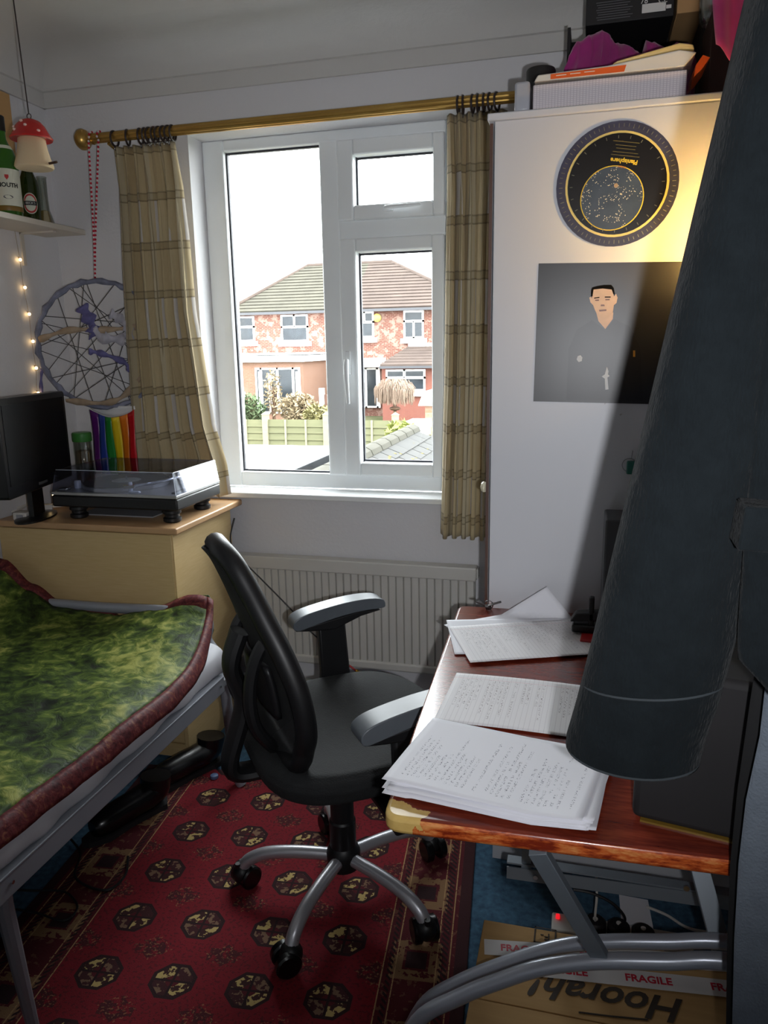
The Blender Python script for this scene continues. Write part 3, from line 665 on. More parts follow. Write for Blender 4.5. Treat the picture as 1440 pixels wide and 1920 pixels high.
def pk(u, v):
    yq = 1.835; x0 = P(1331, 20, y=yq).x; zt_ = 2.278; zb = P(1372, 124, y=yq).z; x = x0 + .125 * u
    if v < .4: return (x, 2.28 + (yq - 2.28) * (v / .4), zt_ + .004 * math.sin(u * 14))
    w_ = (v - .4) / .6; low = zb + .13 * abs(u - .36) ** 1.2
    return (x + .016 * w_ - .010 * math.sin(w_ * 3), yq - .012 + .012 * math.cos(u * 15 + w_ * 2), zt_ + (low - zt_) * w_)
build('pink_cloth', MB().grid(pk, 30, 30), 'pink_cloth', None, solid=.003, smooth=80, label='bright pink cloth hanging down above the wardrobe corner', cat='cloth')
# small things hanging on / near the wardrobe wall behind the coat
plain('green_plastic', (30, 96, 84), .1, rough=.4); plain('steel', (150, 152, 156), .05, rough=.3, metal=1)
c = P(1180, 872, y=YWD - .012)
kr = thing('key_fob', (c.x, c.y, c.z - .02), 'green key fob on thin wire ring hanging on wardrobe', 'key fob')
build('ring', MB().tube([(c.x + .016 * math.cos(a), c.y, c.z + .016 * math.sin(a)) for a in [2 * PI * k / 20 for k in range(20)]], .0012, 6, closed=True), 'steel', kr)
build('hook', MB().tube([(c.x + .006, YWD, c.z + .034), (c.x + .006, c.y, c.z + .034), (c.x + .004, c.y, c.z + .014)], .001, 6), 'steel', kr)
build('fob', MB().box(c.x - .006, c.x + .016, c.y - .004, c.y + .004, c.z - .022, c.z + .010), 'green_plastic', kr, bevel=.003)
c = P(1178, 935, y=YWD - .012); build('bookmark_strip', MB().prism([(c.x - .004, YWD - .001, c.z - .075), (c.x + .03, YWD - .001, c.z - .075), (c.x + .03, YWD - .001, c.z + .055), (c.x + .004, YWD - .001, c.z + .055), (c.x, YWD - .001, c.z + .03)], (0, -.0012, 0)), 'cover_white', None, label='narrow white card strip stuck below the key fob', cat='card')

# ================================================================== radiator
ya = 2.555
L_ = P(434, 1039, y=ya); R_ = P(893, 1066, y=ya); g_ = P(700, 1079, y=ya).z; lo_ = P(700, 1240, y=ya).z
rt = (L_.z + R_.z) / 2; rb = P(700, 1256, y=ya).z; rx_ = R_.x; lx_ = L_.x - .02
rad = thing('radiator', ((rx_ + lx_) / 2, 2.58, 0), 'cream ribbed panel radiator under the window', 'radiator')
build('top_bar', B(lx_, rx_, ya - .004, 2.602, g_, rt), 'radiator_paint', rad, bevel=.005, bseg=3)
build('end_cap', B(rx_, rx_ + .006, ya + .004, 2.598, g_ + .008, rt - .006), 'radiator_paint', rad, bevel=.002)
NR = 33; pit = (rx_ - .012 - lx_) / NR; pf = []
for k in range(NR):
    x = lx_ + .006 + k * pit
    pf += [(x, ya + .016), (x + pit * .10, ya + .005), (x + pit * .88, ya + .005), (x + pit * .98, ya + .016)]
pan = MB(); n = len(pf)
pan.add([(x, y, z) for z in (rb + .03, g_ + .004) for x, y in pf], [(i, i + 1, n + i + 1, n + i) for i in range(n - 1)])
pan.box(lx_ + .006, rx_ - .006, ya + .017, 2.592, rb + .03, g_)
build('ribbed_panel', pan, 'radiator_paint', rad, smooth=25)
build('bottom_bar', B(lx_ + .004, rx_ - .004, ya, 2.596, rb, rb + .034), 'radiator_paint', rad, bevel=.008, bseg=3)
for q_ in (lx_ + .05, rx_ - .05): build('pipe', MB().tube([(q_, 2.59, 0), (q_, 2.59, rb + .02)], .008, 8), 'radiator_paint', rad)
for q_ in (lx_ + .2, rx_ - .23): build('bracket', B(q_, q_ + .03, 2.592, 2.6195, .2, .5), 'radiator_paint', rad)

# ================================================================== curtain rod, rings, curtains
m, t = new_mat('brass', (190, 150, 76), rough=.32, metal=.85); co = t.coord(); t.col(t.mix(t.noise(co, 8, 3), lin((168, 128, 62)), lin((206, 170, 96))))
plain('ring_brown', (46, 34, 32), .15, rough=.45)
RYD, RZ = 2.52, 2.127
xl = P(170, 262, y=RYD).x; rod = thing('curtain_rod', (-.9, RYD, RZ - .03), 'long reeded brass curtain pole with ball finial above window', 'curtain rod')
tb = MB(); N_ = 24; sec = []
for k in range(N_): a = 2 * PI * k / N_; r = .0165 if k % 2 else .0150; sec.append((xl, RYD + r * math.cos(a), RZ + r * math.sin(a)))
tb.prism(sec, (.10 - xl, 0, 0)); build('pole', tb, 'brass', rod, smooth=0)
build('finial', MB().lathe([(.004, 0), (.026, .004), (.034, .014), (.035, .024), (.030, .036), (.020, .044), (.018, .058), (.020, .062)], 24, M=T((xl - .052, RYD, RZ), ry=PI / 2)), 'brass', rod)
for bx in (xl + .07, 0.02): build('bracket', MB().tube([(bx, RYD, RZ - .02), (bx, RYD + .03, RZ - .028), (bx, YW + .001, RZ - .028)], .006, 8).lathe([(.018, 0), (.018, .006)], 16, M=T((bx, YW, RZ - .028), rx=PI / 2)), 'brass', rod)
r0 = None
for pxr in [213, 238, 262, 271, 280, 289, 298, 307, 316, 324, 859, 868, 886, 896, 907, 918, 931]:
    x = P(pxr, 240, y=RYD).x
    if pxr == 324: x -= .002
    side = 'tan curtain by the dream catcher' if pxr < 500 else 'tan curtain beside the wardrobe'
    tilt = random.uniform(-.25, .25)
    if r0 is None:
        mb = MB(); mb.tube([(0, .024 * math.cos(a), .024 * math.sin(a)) for a in [2 * PI * k / 22 for k in range(22)]], .0036, 8, closed=True)
        o = r0 = build('curtain_ring', mb, 'ring_brown', None, origin=(0, 0, 0))
        eye = build('screw_eye', MB().tube([(0, .005 * math.cos(a), -.031 + .005 * math.sin(a)) for a in [2 * PI * k / 10 for k in range(10)]], .0012, 5, closed=True), 'steel', r0, origin=(0, 0, -.031)); eye.location = (0, 0, -.031)
    else:
        o = r0.copy(); COL.objects.link(o); e2 = eye.copy(); COL.objects.link(e2); e2.parent = o
    o.location = (x, RYD, RZ - .0075); o.rotation_euler = (0, 0, tilt)
    tag(o, 'dark brown curtain ring on brass pole above ' + side, 'curtain ring', 'rings of the ' + side)
m, t = new_mat('curtain_check', (178, 158, 116), rough=.9, sheen=.2)
uv = t.new('ShaderNodeTexCoord').outputs['UV']; s = t.sep(uv)
fv = t.m('FRACT', t.m('DIVIDE', s[1], .158)); fu = t.m('FRACT', t.m('DIVIDE', s[0], .21)); alt = t.step(t.m('FRACT', t.m('DIVIDE', s[1], .316)), .5)
base = t.mix(t.noise(t.mapping(uv, (300, 40, 1)), 1, 2), lin((190, 172, 132)), lin((206, 188, 150)))
c1 = t.mix(t.m('MULTIPLY', t.band(fv, .02, .17), .35), base, lin((132, 112, 78)))
c2 = t.mix(t.m('MULTIPLY', t.band(fu, .40, .60), .55), c1, lin((196, 186, 160)))
c3 = t.mix(t.m('MULTIPLY', t.m('MULTIPLY', t.band(fu, .62, .80), t.m('MULTIPLY', alt, t.step(fv, .17))), .8), c2, lin((204, 200, 198)))
c4 = t.mix(t.m('MULTIPLY', t.m('MULTIPLY', t.band(fu, .05, .30), t.m('SUBTRACT', 1.0, alt)), .25), c3, lin((150, 118, 72)))
ln = t.m('MAXIMUM', t.m('MAXIMUM', t.band(fv, .0, .03), t.band(fv, .15, .18)), t.m('MAXIMUM', t.band(fu, .38, .41), t.band(fu, .81, .83)))
t.col(t.mix(t.m('MULTIPLY', ln, .55), c4, lin((96, 82, 58)))); t.bump(t.noise(t.mapping(uv, (900, 900, 1)), 1, 2), .25, .002)
_cm = MATS['curtain_check']; nt = _cm.node_tree  # cloth lets some daylight through
trl = nt.nodes.new('ShaderNodeBsdfTranslucent'); mxs = nt.nodes.new('ShaderNodeMixShader'); mxs.inputs[0].default_value = .22
nt.links.new(t.b.inputs['Base Color'].links[0].from_socket, trl.inputs[0]); nt.links.new(t.b.outputs[0], mxs.inputs[1]); nt.links.new(trl.outputs[0], mxs.inputs[2]); nt.links.new(mxs.outputs[0], nt.nodes['Material Output'].inputs[0])
def curtain(label, edges, folds, cloth_w, ph, yc=2.522, amp=.026):
    """edges: list of (v, x_left, x_right, z) from top to bottom"""
    def at(v):
        for i in range(len(edges) - 1):
            a, b = edges[i], edges[i + 1]
            if a[0] <= v <= b[0]:
                q = (v - a[0]) / (b[0] - a[0]); return [a[k] + (b[k] - a[k]) * q for k in range(4)]
        return edges[-1]
    H_ = edges[0][3] - edges[-1][3]
    def fn(u, v):
        _, x0, x1, z = at(v); w = 2 * PI * folds * u + ph
        a = amp * (.55 + .45 * min(1, v * 3)) * (.8 + .3 * math.sin(7 * u + 2 * v))
        x = x0 + (x1 - x0) * u + .010 * math.sin(2 * w) * min(1, v * 4)
        y = yc + a * math.sin(w + .5 * math.sin(3 * v + u * 5)) + .004 * fbm(u * 8, v * 6)
        return (x, y, z + .006 * math.sin(w) * v)
    return build('curtain', MB().grid(fn, folds * 14, 60, uvf=lambda u, v: (u * cloth_w, v * H_)), 'curtain_check', None, smooth=80, solid=.0015, label=label, cat='curtain', group='pair of tan checked curtains')
curtain('tan checked curtain gathered beside the dream catcher', [(0, -1.625, -1.385, 2.092), (.12, -1.625, -1.372, 1.95), (.45, -1.640, -1.365, 1.53), (.75, -1.655, -1.325, 1.13), (.88, -1.66, -1.285, .98), (1, -1.665, -1.275, .868)], 7, .98, .6)
curtain('tan checked curtain gathered beside the white wardrobe', [(0, -.447, -.262, 2.096), (.2, -.440, -.262, 1.85), (.6, -.447, -.268, 1.28), (1, -.462, -.272, .752)], 6, .75, 2.2)
# ================================================================== chest of drawers with turntable
m, t = new_mat('maple_laminate', (206, 178, 128), rough=.45); co = t.coord()
gr = t.noise(t.mapping(co, (5, 5, 60), (0, .0, 0)), 3, 4); kn = t.m('LESS_THAN', t.vor(t.mapping(co, (1.1, 1.1, 1.7)), 2.2), .035)
t.col(t.mix(t.m('MULTIPLY', kn, .7), t.mix(gr, lin((196, 166, 114)), lin((214, 188, 140))), lin((104, 84, 58))))
plain('maple_top', (186, 148, 108), .08, 9, rough=.4)
plain('grey_panel', (150, 150, 154), .06, 5, rough=.6)
CX0, CX1, CY0, CY1, CZ = -1.945, -1.275, 2.125, 2.548, .840
ch = thing('chest_of_drawers', (-1.61, 2.36, 0), 'maple laminate chest of drawers carrying the record player', 'chest')
build('top', B(CX0, CX1 + .024, CY0 - .016, 2.600, CZ - .022, CZ), 'maple_top', ch, bevel=.005, bseg=3)
build('side_panel', B(CX1 - .016, CX1, CY0, CY1 - .005, 0, CZ - .022), 'maple_laminate', ch, bevel=.001)
build('side_panel', B(CX0, CX0 + .016, CY0, CY1 - .005, 0, CZ - .022), 'maple_laminate', ch, bevel=.001)
build('back_panel', B(CX0 + .016, CX1 - .016, CY1 - .013, CY1 - .006, .02, CZ - .022), 'grey_panel', ch)
build('drawer_front', B(CX0 + .002, CX1 - .004, CY0 - .004, CY0 + .014, .520, CZ - .026), 'maple_laminate', ch, bevel=.002)
build('drawer_front', B(CX0 + .018, CX1 - .018, CY0 + .012, CY0 + .028, .295, .513), 'maple_laminate', ch, bevel=.002)
build('drawer_front', B(CX0 + .018, CX1 - .018, CY0 + .012, CY0 + .028, .065, .288), 'maple_laminate', ch, bevel=.002)
build('rail', B(CX0 + .016, CX1 - .016, CY0 + .012, CY0 + .03, .010, .060), 'maple_laminate', ch)
# scuff marks on the drawer front stay part of its surface material

plain('tt_black', (18, 18, 20), .12, rough=.42); plain('tt_silver', (176, 176, 176), .04, rough=.32, metal=.7); plain('chrome', (214, 216, 220), .02, rough=.12, metal=1)
m, t = new_mat('vinyl', (14, 14, 16), rough=.22); co = t.coord(); s = t.sep(co)
rr = t.m('SQRT', t.m('ADD', t.m('MULTIPLY', s[0], s[0]), t.m('MULTIPLY', s[1], s[1]))); t.bump(t.m('SINE', t.m('MULTIPLY', rr, 3500)), .25, .001)
clear('smoked_lid', (236, 238, 246), .25, rough=.03)
TX0, TX1, TY0, TY1 = -1.742, -1.268, 2.155, 2.462
tt = thing('turntable', ((TX0 + TX1) / 2, (TY0 + TY1) / 2, CZ), 'black and silver record player with clear lid on the chest', 'record player')
for fx in (TX0 + .065, TX1 - .05):
    for fy in (TY0 + .05, TY1 - .05):
        build('foot', MB().lathe([(.026, 0), (.030, .004), (.030, .014), (.024, .018), (.024, .026), (.030, .030), (.030, .040), (.018, .048)], 20, c=(fx, fy, CZ)), 'tt_black', tt)
build('plinth', B(TX0, TX1, TY0, TY1, CZ + .046, CZ + .086), 'tt_black', tt, bevel=.006, bseg=3)
build('top_plate', B(TX0, TX1, TY0, TY1, CZ + .0865, CZ + .0975), 'tt_silver', tt, bevel=.002)
cxp, cyp, zp = TX0 + .19, (TY0 + TY1) / 2 + .005, CZ + .098
pt_ = build('platter', MB().lathe([(.146, 0), (.148, .003), (.148, .013), (.143, .015)], 48, c=(cxp, cyp, zp)), 'tt_silver', tt)
build('record', MB().lathe([(.145, .0153), (.1455, .0163), (.145, .0173)], 48, c=(cxp, cyp, zp)), 'vinyl', pt_, origin=(cxp, cyp, zp))
plain('label_paper', (150, 156, 150), .2, 20, rough=.6)
build('record_label', MB().lathe([(.05, .0174), (.05, .0179)], 32, c=(cxp, cyp, zp)), 'label_paper', pt_)
build('spindle', MB().lathe([(.0035, .017), (.0035, .028), (.001, .031)], 10, c=(cxp, cyp, zp)), 'chrome', pt_)
ax_, ay_ = TX1 - .085, TY1 - .075
arm = build('tonearm', MB().tube(spline([(ax_, ay_ + .045, zp + .034), (ax_, ay_, zp + .034), (ax_ + .005, ay_ - .08, zp + .034), (ax_ - .02, ay_ - .16, zp + .032), (ax_ - .075, ay_ - .215, zp + .026)], 6), .0045, 8).box(-.010, .010, -.018, .018, -.004, .006, M=T((ax_ - .088, ay_ - .228, zp + .024), rz=-.9)), 'chrome', tt)
build('counterweight', MB().lathe([(.016, 0), (.018, .004), (.018, .026), (.016, .030)], 20, M=T((ax_, ay_ + .036, zp + .034), rx=-PI / 2)), 'tt_black', arm)
build('arm_base', MB().lathe([(.036, 0), (.036, .008), (.024, .012), (.020, .020), (.012, .036), (.004, .040)], 24, c=(ax_, ay_, zp)), 'tt_silver', tt)
build('pitch_slider', B(TX1 - .035, TX1 - .020, TY0 + .03, TY0 + .15, zp, zp + .004), 'tt_black', tt)
plain('milky_plastic', (200, 206, 216), .05, rough=.2)
build('start_button', MB().box(TX0 + .018, TX0 + .048, TY0 + .016, TY0 + .042, zp, zp + .008), 'chrome', tt, bevel=.002)
build('strobe_light', MB().lathe([(.012, 0), (.012, .022), (.010, .026), (.002, .027)], 16, c=(TX0 + .052, TY0 + .075, zp)), 'milky_plastic', tt)
build('cue_light', MB().lathe([(.0065, 0), (.0065, .034), (.004, .036)], 12, c=(TX0 + .29, TY0 + .028, zp)), 'milky_plastic', tt)
build('cue_lever', MB().box(TX0 + .285, TX0 + .325, TY0 + .018, TY0 + .032, zp, zp + .006), 'milky_plastic', tt, bevel=.002)
LZ = P(320, 888, y=TY0 + .004).z
ld = MB(); th = .003; a0, a1, b0, b1, l0, l1 = TX0 + .004, TX1 - .004, TY0 + .004, TY1 - .002, CZ + .098, LZ
i_ = .012
ld.box(a0 + i_, a1 - i_, b0 + i_, b1, l1 - th, l1)
def slab(p, q, r_, s_):
    n = (Vector(q) - Vector(p)).cross(Vector(s_) - Vector(p)).normalized() * th; ld.prism([p, q, r_, s_], n)
slab((a0, b0, l0), (a1, b0, l0), (a1 - i_, b0 + i_, l1), (a0 + i_, b0 + i_, l1)); slab((a1, b0, l0), (a1, b1, l0), (a1 - i_, b1, l1), (a1 - i_, b0 + i_, l1))
slab((a0, b1, l0), (a0, b0, l0), (a0 + i_, b0 + i_, l1), (a0 + i_, b1, l1)); slab((a1, b1, l0), (a0, b1, l0), (a0 + i_, b1, l1), (a1 - i_, b1, l1))
build('lid', ld, 'smoked_lid', tt, smooth=0)
build('lid_edge', MB().tube([(a0 + i_, b0 + i_, l1), (a1 - i_, b0 + i_, l1)], .0012, 6).tube([(a1 - i_, b0 + i_, l1), (a1 - i_, b1, l1)], .0012, 6).tube([(a1 - i_, b0 + i_, l1), (a1, b0, l0)], .0012, 6), 'milky_plastic', tt)
for q_ in (TX0 + .06, TX1 - .10): build('hinge', B(q_, q_ + .04, TY1 - .004, TY1 + .010, CZ + .07, CZ + .112), 'tt_black', tt)
a = P(215, 968, z=CZ); build('record_sleeve', MB().box(-.17, .12, -.006, .16, 0, .004, M=T((a.x + .03, a.y + .005, CZ + .0005))), 'grey_panel', None, label='flat grey record sleeve lying under the record player', cat='record sleeve')

# monitor
plain('gloss_black', (10, 10, 12), .1, rough=.3); plain('screen_black', (8, 8, 10), .1, rough=.5, spec=.15)
mc = Vector((-1.795, 2.170, 0)); M = T(mc, rz=math.radians(103.5))  # local x runs along the screen, -y faces the room
mon = thing('monitor', (mc.x, mc.y, CZ), 'black flat screen monitor turned sideways on the chest', 'monitor')
h0, h1, hw = .948, 1.262, .235
def rr_(w, z0, z1, r, y):
    out = []
    for cx_, cz_, a0_ in ((w - r, z1 - r, 0), (-w + r, z1 - r, PI / 2), (-w + r, z0 + r, PI), (w - r, z0 + r, 1.5 * PI)):
        for k in range(5): a = a0_ + k * PI / 8; out.append((cx_ + r * math.cos(a), y, cz_ + r * math.sin(a)))
    return out
build('casing', MB().prism(rr_(hw, h0, h1, .012, -.012), (0, .045, 0), M=M), 'gloss_black', mon, bevel=.003)
build('screen', MB().box(-hw + .020, hw - .020, -.0135, -.0115, h0 + .04, h1 - .02, M=M), 'screen_black', mon)
build('brand_strip', MB().box(-.03, .03, -.0136, -.0118, h0 + .014, h0 + .022, M=M), 'print_grey', mon)
build('neck', MB().box(-.04, .04, .012, .030, CZ + .01, h0 + .06, M=M), 'gloss_black', mon)
build('stand', MB().lathe([(1.0, 0), (1.0, .006), (.6, .012), (.3, .016)], 32, M=T((mc.x - .03, mc.y, CZ), rz=math.radians(103.5)) @ Matrix.Diagonal((.11, .055, 1, 1))), 'gloss_black', mon)
# clutter in front of the monitor
plain('white_plastic', (206, 202, 196), .05, rough=.45)
c = P(42, 968, z=CZ + .012)
ad = thing('plug_adapter', (c.x, c.y, CZ), 'white plug adapter with square socket on chest edge', 'adapter')
build('body', B(c.x - .030, c.x + .024, c.y - .012, c.y + .03, CZ, CZ + .026), 'white_plastic', ad, bevel=.004)
build('socket', B(c.x - .014, c.x + .012, c.y - .0135, c.y - .0115, CZ + .005, CZ + .020), 'grey_panel', ad)
def cable(name, pts, r, mat, label, par=None, n=8): return build(name, MB().tube(spline(pts, n), r, 6), mat, par, label=label, cat=None if par else 'cable')
c = P(20, 950, z=CZ + .02); cable('white_cable', [(c.x + .03 * math.cos(k * 1.3), c.y + .03 * math.sin(k * 1.3) + .02 * (k % 3), CZ + .006 + .006 * (k % 3)) for k in range(12)], .0045, 'white_plastic', 'tangled white cable bundle in front of the monitor')
c = P(85, 950, z=CZ + .012); build('cable_plug', MB().box(-.03, .025, -.012, .012, 0, .02, M=T((c.x, c.y, CZ), rz=.5)).tube([Vector((c.x, c.y, CZ + .01)) + Vector((.02, .01, 0)), Vector((c.x + .06, c.y + .03, CZ + .012)), Vector((c.x + .02, c.y + .09, CZ + .006))], .004, 6), 'white_plastic', None, bevel=.003, label='white plug with short cable beside the record player', cat='plug')
# jar
plain('lid_green', (62, 128, 56), .08, rough=.4); plain('spice_brown', (120, 92, 66), .25, 40, rough=.9)
jc = P(155, 850, y=2.50); jx = jc.x
jar = thing('storage_jar', (jx, 2.505, CZ), 'tall glass jar with bright green lid behind the record player', 'jar')
zt_ = P(155, 811, y=2.50).z; R0 = .033
build('glass', MB().lathe([(.03, 0), (R0, .004), (R0, zt_ - CZ - .034), (R0 - .004, zt_ - CZ - .028), (R0 - .006, zt_ - CZ - .028), (R0 - .003, zt_ - CZ - .036), (R0 - .003, .008), (.004, .006)], 28, c=(jx, 2.505, CZ)), 'clear_glass', jar)
build('contents', MB().lathe([(.004, .007), (R0 - .004, .009), (R0 - .004, zt_ - CZ - .07), (.004, zt_ - CZ - .066)], 24, c=(jx, 2.505, CZ)), 'spice_brown', jar)
build('lid', MB().lathe([(R0 + .002, 0), (R0 + .003, .003), (R0 + .003, .030), (R0, .034), (.004, .035)], 32, c=(jx, 2.505, zt_ - .034)), 'lid_green', jar)

# ================================================================== shelf with bottles
plain('shelf_white', (206, 198, 186), .05, 5, rough=.5)
SZ = 1.834
sh_ = thing('wall_shelf', (-1.875, 1.9, SZ - .018), 'thin white wall shelf holding bottles on the left wall', 'shelf')
build('board', B(XL, -1.79, 1.3, 2.555, SZ - .018, SZ), 'shelf_white', sh_, bevel=.002)
for yb in (1.6, 2.42): build('bracket', MB().box(XL, XL + .14, yb - .008, yb + .008, SZ - .024, SZ - .0185).box(XL, XL + .006, yb - .008, yb + .008, SZ - .13, SZ - .0185), 'shelf_white', sh_)
def gbot(name, col, rough=.06):
    m = bpy.data.materials.new(name); m.use_nodes = True; t = NT(m); t.b.inputs['Base Color'].default_value = lin(col); setin(t.b, rough=rough, trans=.55, ior=1.45, spec=.6); MATS[name] = m
gbot('green_glass', (60, 132, 30)); gbot('olive_glass', (44, 62, 18))
plain('label_cream', (206, 208, 192), .04, 12, rough=.6); plain('label_red', (176, 34, 36), .06, rough=.5); plain('foil_gold', (120, 92, 34), .1, rough=.4)
bc = P(11, 340, x=-1.868); by = bc.y
vb = thing('vermouth_bottle', (-1.868, by, SZ), 'green vermouth bottle with cream label on the wall shelf', 'bottle')
build('glass', MB().lathe([(.036, 0), (.042, .005), (.043, .02), (.043, .165), (.041, .185), (.034, .208), (.022, .228), (.0155, .245), (.0145, .285)], 32, c=(-1.868, by, SZ)), 'green_glass', vb)
build('cap', MB().lathe([(.0165, .268), (.0168, .270), (.0168, .312), (.014, .315), (.002, .3155)], 24, c=(-1.868, by, SZ)), 'gloss_black', vb)
build('gold_band', MB().lathe([(.0434, .020), (.0436, .021), (.0436, .034), (.0434, .035)], 32, c=(-1.868, by, SZ)), 'foil_gold', vb)
lb = build('label', MB().lathe([(.0433, .036), (.0437, .037), (.0437, .148), (.0433, .149)], 32, c=(-1.868, by, SZ)), 'label_cream', vb)
build('neck_label', MB().lathe([(.0330, .2115), (.0260, .2225)], 32, c=(-1.868, by, SZ + .0005)), 'label_cream', vb)
def bend(mb, cx, cy, R, zc, ang0):
    for i, v in enumerate(mb.v):
        a = ang0 + v.x / R; mb.v[i] = Vector((cx + (R + v.z) * math.cos(a), cy + (R + v.z) * math.sin(a), zc + v.y))
    return mb
toward = math.atan2(-by, 1.868)
build('lettering', bend(MB().text('VERMOUTH', .0185, Matrix.Identity(4), ext=.0005, bold=.0005), -1.868, by, .0447, SZ + .098, toward - .26), 'print_black', lb)
build('red_crest', bend(MB().prism([(-.006, .006, 0), (.006, .006, 0), (.006, -.002, 0), (0, -.010, 0), (-.006, -.002, 0)], (0, 0, .0004)), -1.868, by, .0438, SZ + .124, toward + .08), 'label_red', lb)
build('grey_vignette', bend(MB().prism([(.015 * math.cos(a), .006 * math.sin(a), 0) for a in [2 * PI * k / 16 for k in range(16)]], (0, 0, .0003)), -1.868, by, .0438, SZ + .062, toward + .05), 'print_grey', lb)
bc = P(56, 370, x=-1.885); by = bc.y
bb = thing('beer_bottle', (-1.885, by, SZ), 'small dark beer bottle with red and white oval label', 'bottle')
build('glass', MB().lathe([(.026, 0), (.030, .004), (.0305, .02), (.0305, .125), (.028, .145), (.017, .175), (.0125, .195), (.012, .225), (.0135, .226), (.0135, .232)], 28, c=(-1.885, by, SZ)), 'olive_glass', bb)
build('crown_cap', MB().lathe([(.0145, .228), (.0145, .234), (.012, .238), (.002, .2385)], 20, c=(-1.885, by, SZ)), 'steel', bb)
tw_ = math.atan2(-by, 1.885)
def oval(a, b, th=.0004):
    mb = MB(); n = 20; h_ = lambda k: b * math.sqrt(max(0, 1 - (2 * k / n - 1) ** 2)) + 1e-5; x_ = lambda k: a * (2 * k / n - 1)
    for k in range(n): mb.add([(x_(k), -h_(k), th), (x_(k + 1), -h_(k + 1), th), (x_(k + 1), h_(k + 1), th), (x_(k), h_(k), th)], [(0, 1, 2, 3)])
    return mb
def band_strip(w, h): return MB().grid(lambda u, v: ((u - .5) * w, (v - .5) * h, .0003), 16, 1)
l2 = build('label', bend(oval(.024, .034), -1.885, by, .0307, SZ + .066, tw_), 'label_cream', bb)
build('label_ring', bend(oval(.022, .031, .0003), -1.885, by, .0311, SZ + .066, tw_), 'label_red', l2)
build('label_centre', bend(oval(.018, .025, .0003), -1.885, by, .0314, SZ + .066, tw_), 'label_cream', l2)
build('name_band', bend(band_strip(.044, .014), -1.885, by, .0318, SZ + .067, tw_), 'print_black', l2)
build('lettering', bend(MB().text("BECK'S", .0105, Matrix.Identity(4), ext=.0002), -1.885, by, .0321, SZ + .067, tw_), 'print_white', l2)
hc = P(82, 380, x=-1.872)
hg = thing('sand_vase', (-1.872, hc.y, SZ), 'narrow clear glass with sand in its flared base', 'glass')
build('glass', MB().lathe([(.030, 0), (.033, .003), (.026, .03), (.018, .055), (.016, .09), (.0165, .16), (.018, .165), (.0155, .165), (.014, .09), (.0155, .056), (.023, .03), (.029, .006)], 24, c=(-1.872, hc.y, SZ)), 'clear_glass', hg)
plain('sand', (198, 160, 98), .15, 80, rough=.9)
build('sand', MB().lathe([(.004, .006), (.027, .007), (.022, .03), (.015, .052), (.003, .056)], 20, c=(-1.872, hc.y, SZ)), 'sand', hg)
plain('tan_board', (202, 160, 106), .1, 4, rough=.6)
e_ = P(20, 180, x=-1.94); build('wooden_panel', MB().box(XL + .003, XL + .016, e_.y - .5, e_.y, SZ, 2.264), 'tan_board', None, bevel=.002, label='tan wooden panel standing behind the vermouth bottle', cat='panel')
# ceramic mushroom hanging on a chain
plain('mush_red', (176, 30, 28), .08, rough=.25); plain('mush_cream', (206, 182, 146), .06, rough=.3); plain('mush_dot', (230, 200, 190), .05, rough=.3)
MY = 2.0; mx = P(60, 270, y=MY); zt2 = P(60, 222, y=MY).z; zb2 = P(64, 318, y=MY).z; hh = zt2 - zb2
mu = thing('mushroom_ornament', (mx.x, MY, zb2), 'ceramic red capped mushroom ornament hanging on chain', 'ornament')
build('body', MB().lathe([(.038, 0), (.050, .002), (.053, .006), (.052, .012), (.046, .03), (.040, .055), (.036, .085), (.030, .087), (.02, .02)], 32, c=(mx.x, MY, zb2)), 'mush_cream', mu)
cap = build('cap', MB().lathe([(.036, hh * .60), (.056, hh * .58), (.058, hh * .61), (.050, hh * .70), (.040, hh * .84), (.028, hh * .94), (.012, hh * .99), (.003, hh)], 32, c=(mx.x, MY, zb2)), 'mush_red', mu)
for a, f, rr2 in ((-1.9, .72, .049), (-1.2, .80, .043), (-2.5, .82, .042), (-.5, .70, .050), (-1.6, .90, .034)):
    build('dot', MB().ball((mx.x + rr2 * math.cos(a), MY + rr2 * math.sin(a), zb2 + hh * f), .005, 8, (1, 1, .8)), 'mush_dot', cap)
build('perch', MB().tube([(mx.x + .045, MY, zb2 + .012), (mx.x + .082, MY - .01, zb2 + .012)], .0035, 8), 'bark', mu)
chn = MB(); ztc = P(30, 2, y=1.985).z; top = Vector((mx.x - .006, MY - .008, ZC - .003)); bot = Vector((mx.x, MY, zt2 + .012))
chn.tube([(bot.x + .007 * math.cos(a), bot.y, bot.z - .006 + .007 * math.sin(a)) for a in [2 * PI * k / 12 for k in range(12)]], .0014, 5, closed=True)
chn.tube([bot, top], .0018, 6); chn.tube([(top.x + .008 * math.cos(a), top.y, ZC - .012 + .008 * math.sin(a)) for a in [2 * PI * k / 12 for k in range(12)]], .0016, 5, closed=True)
build('chain', chn, 'ring_brown', mu)

